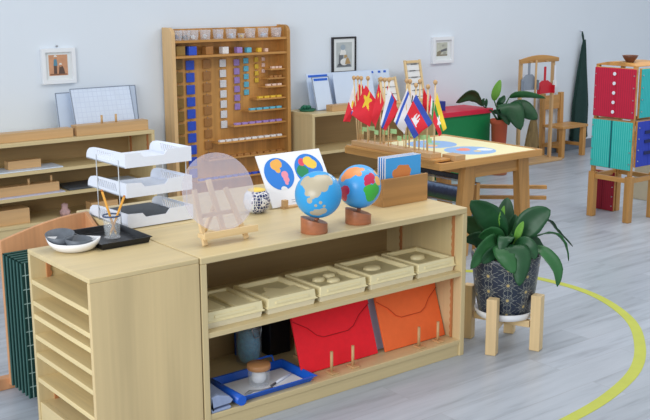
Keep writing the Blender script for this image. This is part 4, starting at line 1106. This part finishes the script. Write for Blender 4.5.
# ------------------------------------------------------------------ red and green cabinet
t = thing('storage_chest', 'green cabinet with a bright red top by the white wall', 'cabinet', (4.2, 3.0, 0))
obj('top_panel', MB().box(3.88, 4.50, 2.84, 3.17, .492, .53), M['cabred'], t, .003)
obj('body', MB().box(3.89, 4.485, 2.855, 3.16, 0, .492), M['cabgreen'], t, .002)
single('storage_box', MB().box(3.92, 4.075, 2.96, 3.06, .53, .605), M['bluebox'], 'dark blue box on the red cabinet top', 'box', bevel=.003)

# ------------------------------------------------------------------ terracotta pot plant
pc = V((4.56, 2.80, 0)); pc = on(502, 140, y=2.75); pc = V((4.478, 2.75, 0))
t = thing('potted_plant', 'big-leaved plant in a terracotta pot beside the red topped cabinet', 'potted plant', pc)
obj('plant_base', MB().lathe([(0,0),(.07,0),(.075,.01),(.075,.12),(.066,.13),(0,.13)], pc, 28), M['redbrown'], t)
obj('pot', MB().lathe([(0,.13),(.050,.13),(.054,.14),(.066,.41),(.073,.412),(.075,.45),(.068,.45),(.064,.41),(0,.40)], pc, 32), M['terracotta'], t)
obj('soil', MB().lathe([(0,.43),(.065,.425),(.062,.412),(0,.405)], pc, 24), M['soil'], t)
K2 = .0078; r2 = pc + V((0,0,.425)); R2X, R2Y = 499, 119
def off2(px, py, d=0): return r2 + RT*((px-R2X)*K2) + UPW*((R2Y-py)*K2) + TOW*d
g = {0: MB(), 1: MB(), 2: MB()}
for pth, hw, dp, mi, sd in [([(493,97),(493,91),(495,83),(498,75)], 4.5, (0,.02,.03,.03), 2, RT), ([(507,93),(514,90),(526,90),(543,93)], 4.5, (.05,.10,.12,.10), 1, TOW*.6+UPW*.8),
    ([(498,103),(502,98),(510,104),(517,124)], 12, (.05,.12,.16,.18), 0, RT), ([(510,98),(517,101),(526,107),(535,114)], 8.5, (.04,.09,.11,.12), 0, UPW+RT*.6),
    ([(484,104),(478,95),(469,93),(456,101)], 7, (-.10,-.14,-.15,-.14), 0, TOW*.4+UPW*.9), ([(497,110),(496,104),(501,106),(506,120)], 8, (.06,.1,.12,.13), 0, RT), ([(496,101),(498,98),(501,95),(503,91)], 3.5, (0,.02,.02,.02), 0, RT), ([(484,104),(484,99),(486,99),(487,105)], 3, (-.10,-.1,-.1,-.1), 0, RT)]:
    leaf(g[mi], [off2(x, y, d) for (x, y), d in zip(pth, dp)], hw*K2, .3, 14, side=sd, peak=.5)
    base_ = V((r2.x, r2.y, .42)); a = off2(*pth[0], dp[0])
    g[1].tube([base_, (base_+a)/2+V((0,0,.03)), a], [.008,.006,.004], 6)
obj('leaves', g[0], M['leaf'], t, solid=.002, label='dark green leaves'); obj('leaves', g[1], M['leaf2'], t, solid=.0015, label='mid green leaf and stems'); obj('leaves', g[2], M['leaflight'], t, solid=.002, label='light yellow green upright leaf')

# ------------------------------------------------------------------ cleaning stand
sx0, sx1, sy = 4.955, 5.375, 2.96
t = thing('cleaning_stand', 'pale wooden cleaning stand with arched top bar by the wall', 'stand', (5.17, sy, 0))
obj('base_board', MB().box(sx0-.02, sx1+.06, sy-.10, sy+.10, 0, .022), M['tanwoodX'], t, .003)
for x in (sx0, sx1): obj('post', MB().box(x-.013, x+.013, sy-.013, sy+.013, .022, .895), M['tanwoodZ'], t, .002)
L = [(sx0-.04, .862), (sx1+.04, .862)] + [(sx1+.04-(sx1-sx0+.08)*k/12, .895+.03*math.sin(PI*k/12)) for k in range(13)]
obj('top_bar', MB().prism(L, [], (0, sy-.032, 0), (1,0,0), (0,0,1), (0,.018,0)), M['oakX'], t, .002)
for x in (5.03, 5.095, 5.235): obj('hook', MB().cyl((x, sy-.03, .872), (x, sy-.062, .872), .005, n=8), M['tanwoodX'], t)
t = thing('broom', 'small straw broom hanging from the cleaning stand', 'broom', (5.085, sy-.05, .03))
P0 = V((5.095, sy-.05, .885)); P1 = V((5.085, sy-.055, .405))
obj('handle', MB().cyl(P0, P1, .009, n=10), M['tanwoodZ'], t)
def fan(mb):
    R = []
    for k, (z, wx, wy) in enumerate(((.42,.012,.012),(.40,.022,.018),(.34,.044,.026),(.24,.070,.032),(.145,.086,.036))):
        R.append([mb.bm.verts.new((5.085-.004*k+math.cos(2*PI*i/36)*wx*(1+.06*((i*7)%3-1)), sy-.055+math.sin(2*PI*i/36)*wy, z+(.012*((i*5)%4-1.5) if k == 4 else 0))) for i in range(36)])
    for A_, B_ in zip(R, R[1:]):
        for i in range(36): mb.bm.faces.new((A_[i], A_[(i+1)%36], B_[(i+1)%36], B_[i]))
    mb.bm.faces.new(R[0]); mb.bm.faces.new(R[-1][::-1]); return mb
obj('bristles', fan(MB()), M['straw'], t)
obj('binding', MB().lathe([(.014,.405),(.026,.392),(.032,.378),(.016,.41)], (5.085, sy-.055, 0), 18, 1, .8), M['redbrown'], t)
def dustpan(nm, lab, x, z0, z1, w, m, y):
    t = thing(nm, lab, 'dustpan', (x, y, z0))
    out = [(-w/2, 0), (w/2, 0), (w/2, (z1-z0)*.55), (w*.2, (z1-z0)*.8), (-w*.2, (z1-z0)*.8), (-w/2, (z1-z0)*.55)]
    obj('pan', MB().prism(out, [], (x, y, z0), (1,0,0), (0,0,1), (0,.008,0)), m, t, .002)
    for xa in (x-w/2, x+w/2-.006): obj('pan_side', MB().box(xa, xa+.006, y-.03, y, z0, z0+(z1-z0)*.5), m, t)
    obj('handle', MB().box(x-.012, x+.012, y, y+.01, z0+(z1-z0)*.78, z1+.09), m, t, .003)
dustpan('dustpan', 'grey dustpan hanging left on the cleaning stand', 5.035, .635, .80, .19, M['dustgrey'], sy-.03)
dustpan('dustpan', 'red dustpan hanging right on the cleaning stand', 5.225, .595, .735, .19, M['dustred'], sy-.045)
t = thing('hand_brush', 'small white hand brush beside the red dustpan', 'brush', (5.355, sy-.035, .66))
obj('handle', MB().box(5.352, 5.365, sy-.045, sy-.033, .70, .83), M['white'], t, .003); obj('bristles', MB().box(5.346, 5.372, sy-.052, sy-.028, .64, .70), M['offwhite'], t, .002)

# ------------------------------------------------------------------ small wooden chair
t = thing('child_chair', 'small honey wooden child chair against the wall below the apron', 'chair', (5.66, 3.03, 0))
yf, yb2 = 2.93, 3.14; xa, xb = 5.505, 5.815
for x in (xa, xb-.02): obj('leg', MB().box(x-.02, x+.022, yf-.02, yf+.02, 0, .262), M['oakZ'], t, .002)
for x in (5.24+.24, ): pass
for x in (xa-.03, xb-.09): obj('leg', MB().bar((x+.015, yb2, 0), (x, yb2, .56), .045, .034, (0,1,0)), M['oakZ'], t, .002)
obj('seat', MB().box(xa-.03, xb+.015, yf-.03, yb2-.018, .262, .285), M['oakX'], t, .003)
obj('backrest', MB().box(xa-.006, xb-.114, yb2-.012, yb2+.012, .415, .54), M['oakX'], t, .003)
for z in (.08,): obj('stretcher', MB().box(xa-.01, xb-.03, yb2-.01, yb2+.01, z, z+.03), M['oakX'], t, .002)
for x in (xa, xb-.03): obj('stretcher', MB().bar((x, yf+.02, .10), (x-.015, yb2-.02, .10), .02, .03), M['oakY'], t, .002)

# ------------------------------------------------------------------ apron on the wall
t = thing('apron', 'long dark green apron hanging from a wall hook above the chair', 'apron', (6.02, 3.15, .1))
def apr(u_, v_):
    z = 1.02 - v_*.90
    w = .014 + .106*min(1, v_*1.5)**.8 if v_ < .97 else .13
    a = 2*PI*u_
    rr = 1 + .16*math.sin(a*5+v_*2)
    return V((6.03-.012*v_+math.cos(a)*w*rr*.85, 3.145+math.sin(a)*(.012+.028*v_)*rr, z - .05*v_*math.sin(a*1.0)**2))
mb = MB(); mb.grid(apr, 48, 18)
bmesh.ops.remove_doubles(mb.bm, verts=mb.bm.verts[:], dist=1e-5)
obj('cloth', mb, M['apron'], t)
obj('strap', MB().tube([(6.022,3.15,1.01),(6.014,3.158,1.06),(6.02,3.165,1.095),(6.028,3.158,1.06),(6.03,3.15,1.01)], .006, 8), M['apron'], t)
single('wall_hook', MB().cyl((6.021, 3.19, 1.10), (6.021, 3.15, 1.10), .006, n=10), M['white'], 'small white wall hook holding the green apron', 'hook')

# ------------------------------------------------------------------ pictures on the wall
def picture(lab, x0, x1, z0, z1, fw, mf, art, mat_in, nail=False, dep=.03):
    yw = 3.19
    t = thing('wall_picture', lab, 'picture', ((x0+x1)/2, yw, z0))
    out = [(x0,z0),(x1,z0),(x1,z1),(x0,z1)]; inn = [(x0+fw,z0+fw),(x1-fw,z0+fw),(x1-fw,z1-fw),(x0+fw,z1-fw)]
    obj('frame', MB().prism(out, [inn], (0, yw-dep, 0), (1,0,0), (0,0,1), (0,dep,0)), mf, t, .002)
    obj('mount', MB().box(x0+fw, x1-fw, yw-.012, yw, z0+fw, z1-fw), M['mat'], t)
    a = mat_in
    art(t, x0+a[0], x1-a[1], z0+a[2], z1-a[3], yw-.0122)
    if nail: obj('hanger', MB().cyl(((x0+x1)/2, yw, z1+.012), ((x0+x1)/2, yw-.012, z1+.012), .006, n=10), M['metal'], t)
    return t
def poly(mb, pts, y, th=.0006): return mb.prism(pts, [], (0, y, 0), (1,0,0), (0,0,1), (0,-th,0))
def art1(t, x0, x1, z0, z1, y):
    w, h = x1-x0, z1-z0; X = lambda a: x0+a*w; Zz = lambda a: z0+a*h
    obj('print', MB().box(x0, x1, y-.0006, y, z0, z1), plain('tan print', (202,150,116), .7, .12, 30), t)
    m = MB(); y2 = y-.0007
    def P(mi, L): m.mi = mi; poly(m, [(X(a), Zz(b)) for a, b in L], y2-.0001*mi)
    def el(mi, cx_, cz_, rx, rz): P(mi, [(cx_+rx*math.cos(2*PI*k/16), cz_+rz*math.sin(2*PI*k/16)) for k in range(16)])
    P(0, [(.25,.05),(.42,.05),(.42,.5),(.25,.5)]); P(1, [(.24,.48),(.46,.48),(.42,.8),(.28,.8)]); el(2, .36, .86, .07, .07); P(3, [(.27,.9),(.46,.9),(.40,.99),(.31,.99)])
    P(0, [(.5,.05),(.85,.05),(.8,.3),(.72,.46),(.55,.45)]); el(2, .62, .48, .06, .07); P(3, [(.54,.52),(.70,.52),(.66,.6),(.57,.6)]); P(4, [(.05,.03),(.95,.03),(.95,.08),(.05,.1)])
    obj('painted_figures', m, [plain('print dark', (98,78,68), .7), plain('print blue', (92,140,160), .7), plain('print skin', (190,140,110), .7), plain('print white', (230,226,218), .7), plain('print brown', (140,98,72), .7)], t)
def art2(t, x0, x1, z0, z1, y):
    w, h = x1-x0, z1-z0; X = lambda a: x0+a*w; Zz = lambda a: z0+a*h
    obj('print', MB().box(x0, x1, y-.0006, y, z0, z1), plain('grey print', (178,184,184), .7, .15, 14), t)
    m = MB(); y2 = y-.0007
    def P(mi, L): m.mi = mi; poly(m, [(X(a), Zz(b)) for a, b in L], y2-.0001*mi)
    def el(mi, cx_, cz_, rx, rz): P(mi, [(cx_+rx*math.cos(2*PI*k/16), cz_+rz*math.sin(2*PI*k/16)) for k in range(16)])
    P(0, [(.02,.02),(.95,.02),(.9,.12),(.1,.14)]); P(0, [(.15,.1),(.4,.1),(.45,.5),(.3,.66),(.15,.5)]); P(1, [(.2,.5),(.6,.5),(.62,.62),(.5,.72),(.3,.72)]); el(2, .42, .8, .16, .11)
    el(1, .5, .22, .25, .14); P(3, [(.55,.12),(.92,.14),(.8,.34),(.7,.4),(.6,.3)]); P(3, [(.5,.36),(.72,.42),(.66,.5),(.5,.5)])
    obj('painted_figures', m, [plain('print grey', (110,114,118), .7), plain('print pale', (226,226,222), .7), plain('print blue grey', (156,170,182), .7), plain('print tan', (176,146,100), .7)], t)
def art3(t, x0, x1, z0, z1, y):
    w, h = x1-x0, z1-z0; X = lambda a: x0+a*w; Zz = lambda a: z0+a*h
    obj('print', MB().box(x0, x1, y-.0006, y, z0, z1), plain('pale olive print', (190,192,178), .7, .12, 30), t)
    m = MB(); y2 = y-.0007
    def P(mi, L): m.mi = mi; poly(m, [(X(a), Zz(b)) for a, b in L], y2-.0001*mi)
    P(0, [(.0,.02),(1,.02),(1,.12),(0,.12)]); P(0, [(.05,.12),(.35,.12),(.5,.34),(.3,.42),(.05,.3)]); P(1, [(.4,.3),(.95,.38),(.95,.58),(.6,.5),(.38,.44)]); P(2, [(.5,.7),(.7,.7),(.7,.85),(.5,.85)]); P(2, [(.6,.1),(.9,.1),(.85,.3),(.65,.3)])
    obj('painted_figures', m, [plain('print taupe', (140,132,112), .7), plain('print slate', (104,108,112), .7), plain('print sage', (164,166,156), .7)], t)
picture('white framed picture of two figures on tan, above the left wall shelf', .832, 1.05, .912, 1.128, .024, M['framewhite'], art1, (.048,.048,.050,.040), True)
picture('black framed grey picture on the white wall', 3.095, 3.325, .862, 1.128, .013, M['framedark'], art2, (.04,.04,.04,.04), dep=.02)
picture('white framed small picture hanging rightmost on the wall', 4.125, 4.36, .885, 1.097, .026, M['framewhite'], art3, (.052,.062,.058,.045))

# ------------------------------------------------------------------ tower of dressing frames
q0, q1, r0, r1 = 3.80, 4.06, 1.03, 1.31
t = thing('frame_tower', 'wooden rack tower at right edge carrying coloured fabric dressing frames', 'rack', ((q0+q1)/2, (r0+r1)/2, 0))
for x, y in ((q0,r0),(q0,r1),(q1,r0),(q1,r1)):
    obj('leg', MB().box(x-.022, x+.022, y-.022, y+.022, 0, .30), M['oakZ'], t, .003)
    obj('post', MB().box(x-.012, x+.012, y-.012, y+.012, .30, .995), M['oakZ'], t, .002)
for z in (.27, .64):
    for y in (r0, r1): obj('crossbar', MB().box(q0+.022, q1-.022, y-.01, y+.01, z-.015, z+.015), M['oakX'], t, .002)
    for x in (q0, q1): obj('crossbar', MB().box(x-.01, x+.01, r0+.022, r1-.022, z-.015, z+.015), M['oakY'], t, .002)
arc = [(r0-.012, .995), (r1+.012, .995)] + [(r1+.012-(r1-r0+.024)*k/12, 1.0+.022*math.sin(PI*k/12)) for k in range(13)]
obj('top_panel', MB().prism(arc, [], (q0-.012, 0, 0), (0,1,0), (0,0,1), (q1-q0+.024,0,0)), M['oakX'], t, .002)
def dress(lab, axis, fixed, a0, a1, z0, z1, cloth_c, line_c, kind):
    """fabric dressing frame; axis 'y': lies in plane x=fixed, 'x': in plane y=fixed"""
    if axis == 'y': B = lambda u0, u1, d0, d1, za, zb_, mb: mb.box(fixed-d1, fixed-d0, u0, u1, za, zb_)
    else: B = lambda u0, u1, d0, d1, za, zb_, mb: mb.box(u0, u1, fixed-d1, fixed-d0, za, zb_)
    cenp = (fixed, (a0+a1)/2, z0) if axis == 'y' else ((a0+a1)/2, fixed, z0)
    t = thing('dressing_frame', lab, 'dressing frame', cenp, 'fabric dressing frames on the rack tower')
    fr = MB(); e = .016
    B(a0, a1, 0, .014, z0, z0+e, fr); B(a0, a1, 0, .014, z1-e, z1, fr); B(a0, a0+e, 0, .014, z0+e, z1-e, fr); B(a1-e, a1, 0, .014, z0+e, z1-e, fr)
    obj('frame', fr, M['oakX'], t, .002)
    mid = (a0+a1)/2
    cm = stripe_mat('striped cloth '+lab[:12], cloth_c, line_c, .016, .004, 1 if axis == 'y' else 0)
    obj('cloth_panel', B(a0+.002, mid, .0142, .020, z0+.003, z1-.003, MB()), cm, t, .003)
    obj('cloth_panel', B(mid-.006 if kind == 'b' else mid+.001, a1-.002, .0142 if kind != 'b' else .0202, .020 if kind != 'b' else .025, z0+.003, z1-.003, MB()), cm, t, .003)
    if kind == 'b':
        for k in range(5):
            z = z0+(z1-z0)*(.12+.19*k); p = V((fixed-.025, mid, z)) if axis == 'y' else V((mid, fixed-.025, z))
            d = V((-.005,0,0)) if axis == 'y' else V((0,-.005,0))
            obj('button', MB().cyl(p, p+d, .011, n=14), M['white'], t)
    elif kind == 'z':
        zz = MB(); B(mid-.004, mid+.005, .0202, .024, z0+.003, z1-.003, zz)
        obj('zipper', zz, plain('dark teal zip '+lab[:6], (18,96,104), .5), t)
    elif kind == 's':
        for z in (.3, .55, .75):
            obj('strap', B(mid-.05, mid+.05, .0202, .026, z0+(z1-z0)*z-.01, z0+(z1-z0)*z+.01, MB()), plain('strap navy', (24,36,90), .6), t)
    for u_ in (a0+.012, a1-.012):
        for k in range(4):
            z = z0+(z1-z0)*(.14+.24*k); p = V((fixed-.020, u_, z)) if axis == 'y' else V((u_, fixed-.020, z))
            d = V((-.0065,0,0)) if axis == 'y' else V((0,-.0065,0)); obj('pin', MB().cyl(p, p+d, .004, n=8), M['metal'], t)
dress('red striped cloth dressing frame with white buttons, upper left on the tower', 'y', q0-.0125, r0-.028, r1+.002, .668, .985, (196,34,66), (170,30,58), 'b')
dress('teal striped cloth dressing frame with a zip, lower left on the tower', 'y', q0-.0125, r0-.024, r1+.008, .340, .652, (44,184,176), (100,206,196), 'z')
dress('teal dressing frame on the right face of the tower, upper', 'x', r0-.0125, q0+.020, q1, .672, .985, (44,178,178), (80,196,196), 'z')
dress('blue cloth dressing frame on the right face of the tower, lower', 'x', r0-.0125, q0+.012, q1, .36, .655, (52,72,186), (44,62,166), 's')
dress('dark red dressing frame standing on the floor behind the tower legs', 'y', 4.02, 1.285, 1.47, 0, .27, (150,28,48), (126,24,42), 'n')
mb = MB(); mb.lathe([(0,0),(.024,0),(.026,.005),(.042,.028),(.050,.044),(.046,.044),(.038,.028),(.02,.01),(0,.009)], (3.86, 1.12, 1.0165), 32)
single('wooden_bowl', mb, M['bowlwood'], 'dark brown wooden bowl on top of the dressing frame tower', 'bowl')
single('storage_crate', MB().box(4.49, 5.1, 1.05, 1.47, 0, .30), plain('beige laminate', (206,194,166), .5, .03), 'low beige cabinet behind the dressing frame tower at right edge', 'cabinet', bevel=.004)

# ------------------------------------------------------------------ light: bright overcast daylight and added soft overhead lights
w = bpy.data.worlds.new('daylight'); SC.world = w; w.use_nodes = True
nt = w.node_tree; bg = nt.nodes['Background']; bg.inputs['Color'].default_value = (.90, .95, 1.0, 1); bg.inputs['Strength'].default_value = .66
def area(name, loc, target, sx, sy, power, col=(1,1,1)):
    l = bpy.data.lights.new(name, 'AREA'); l.shape = 'RECTANGLE'; l.size = sx; l.size_y = sy; l.energy = power; l.color = col
    o = bpy.data.objects.new(name, l); COL.objects.link(o); o.location = loc
    o.rotation_euler = (V(target)-V(loc)).to_track_quat('-Z', 'Y').to_euler(); return o
area('overhead_fill', (1.2, .2, 2.9), (1.2, .2, 0), 2.2, 1.2, 27, (1, .98, .95))  # unseen overhead light, added to brighten the top surfaces
area('overhead_fill', (4.2, .6, 2.9), (4.2, .6, 0), 2.2, 1.2, 36, (1, .98, .95))  # second added overhead light, farther right
area('window_light', (-3.4, -1.4, 1.7), (1.2, .6, .5), 2.4, 1.6, 115, (.94, .97, 1))

SC.view_settings.view_transform = 'Standard'; SC.view_settings.look = 'None'; SC.view_settings.gamma = 1; SC.view_settings.use_curve_mapping = False
SC.view_settings.exposure = .05
SC.cycles.max_bounces = 8; SC.cycles.transparent_max_bounces = 16; SC.cycles.use_denoising = True
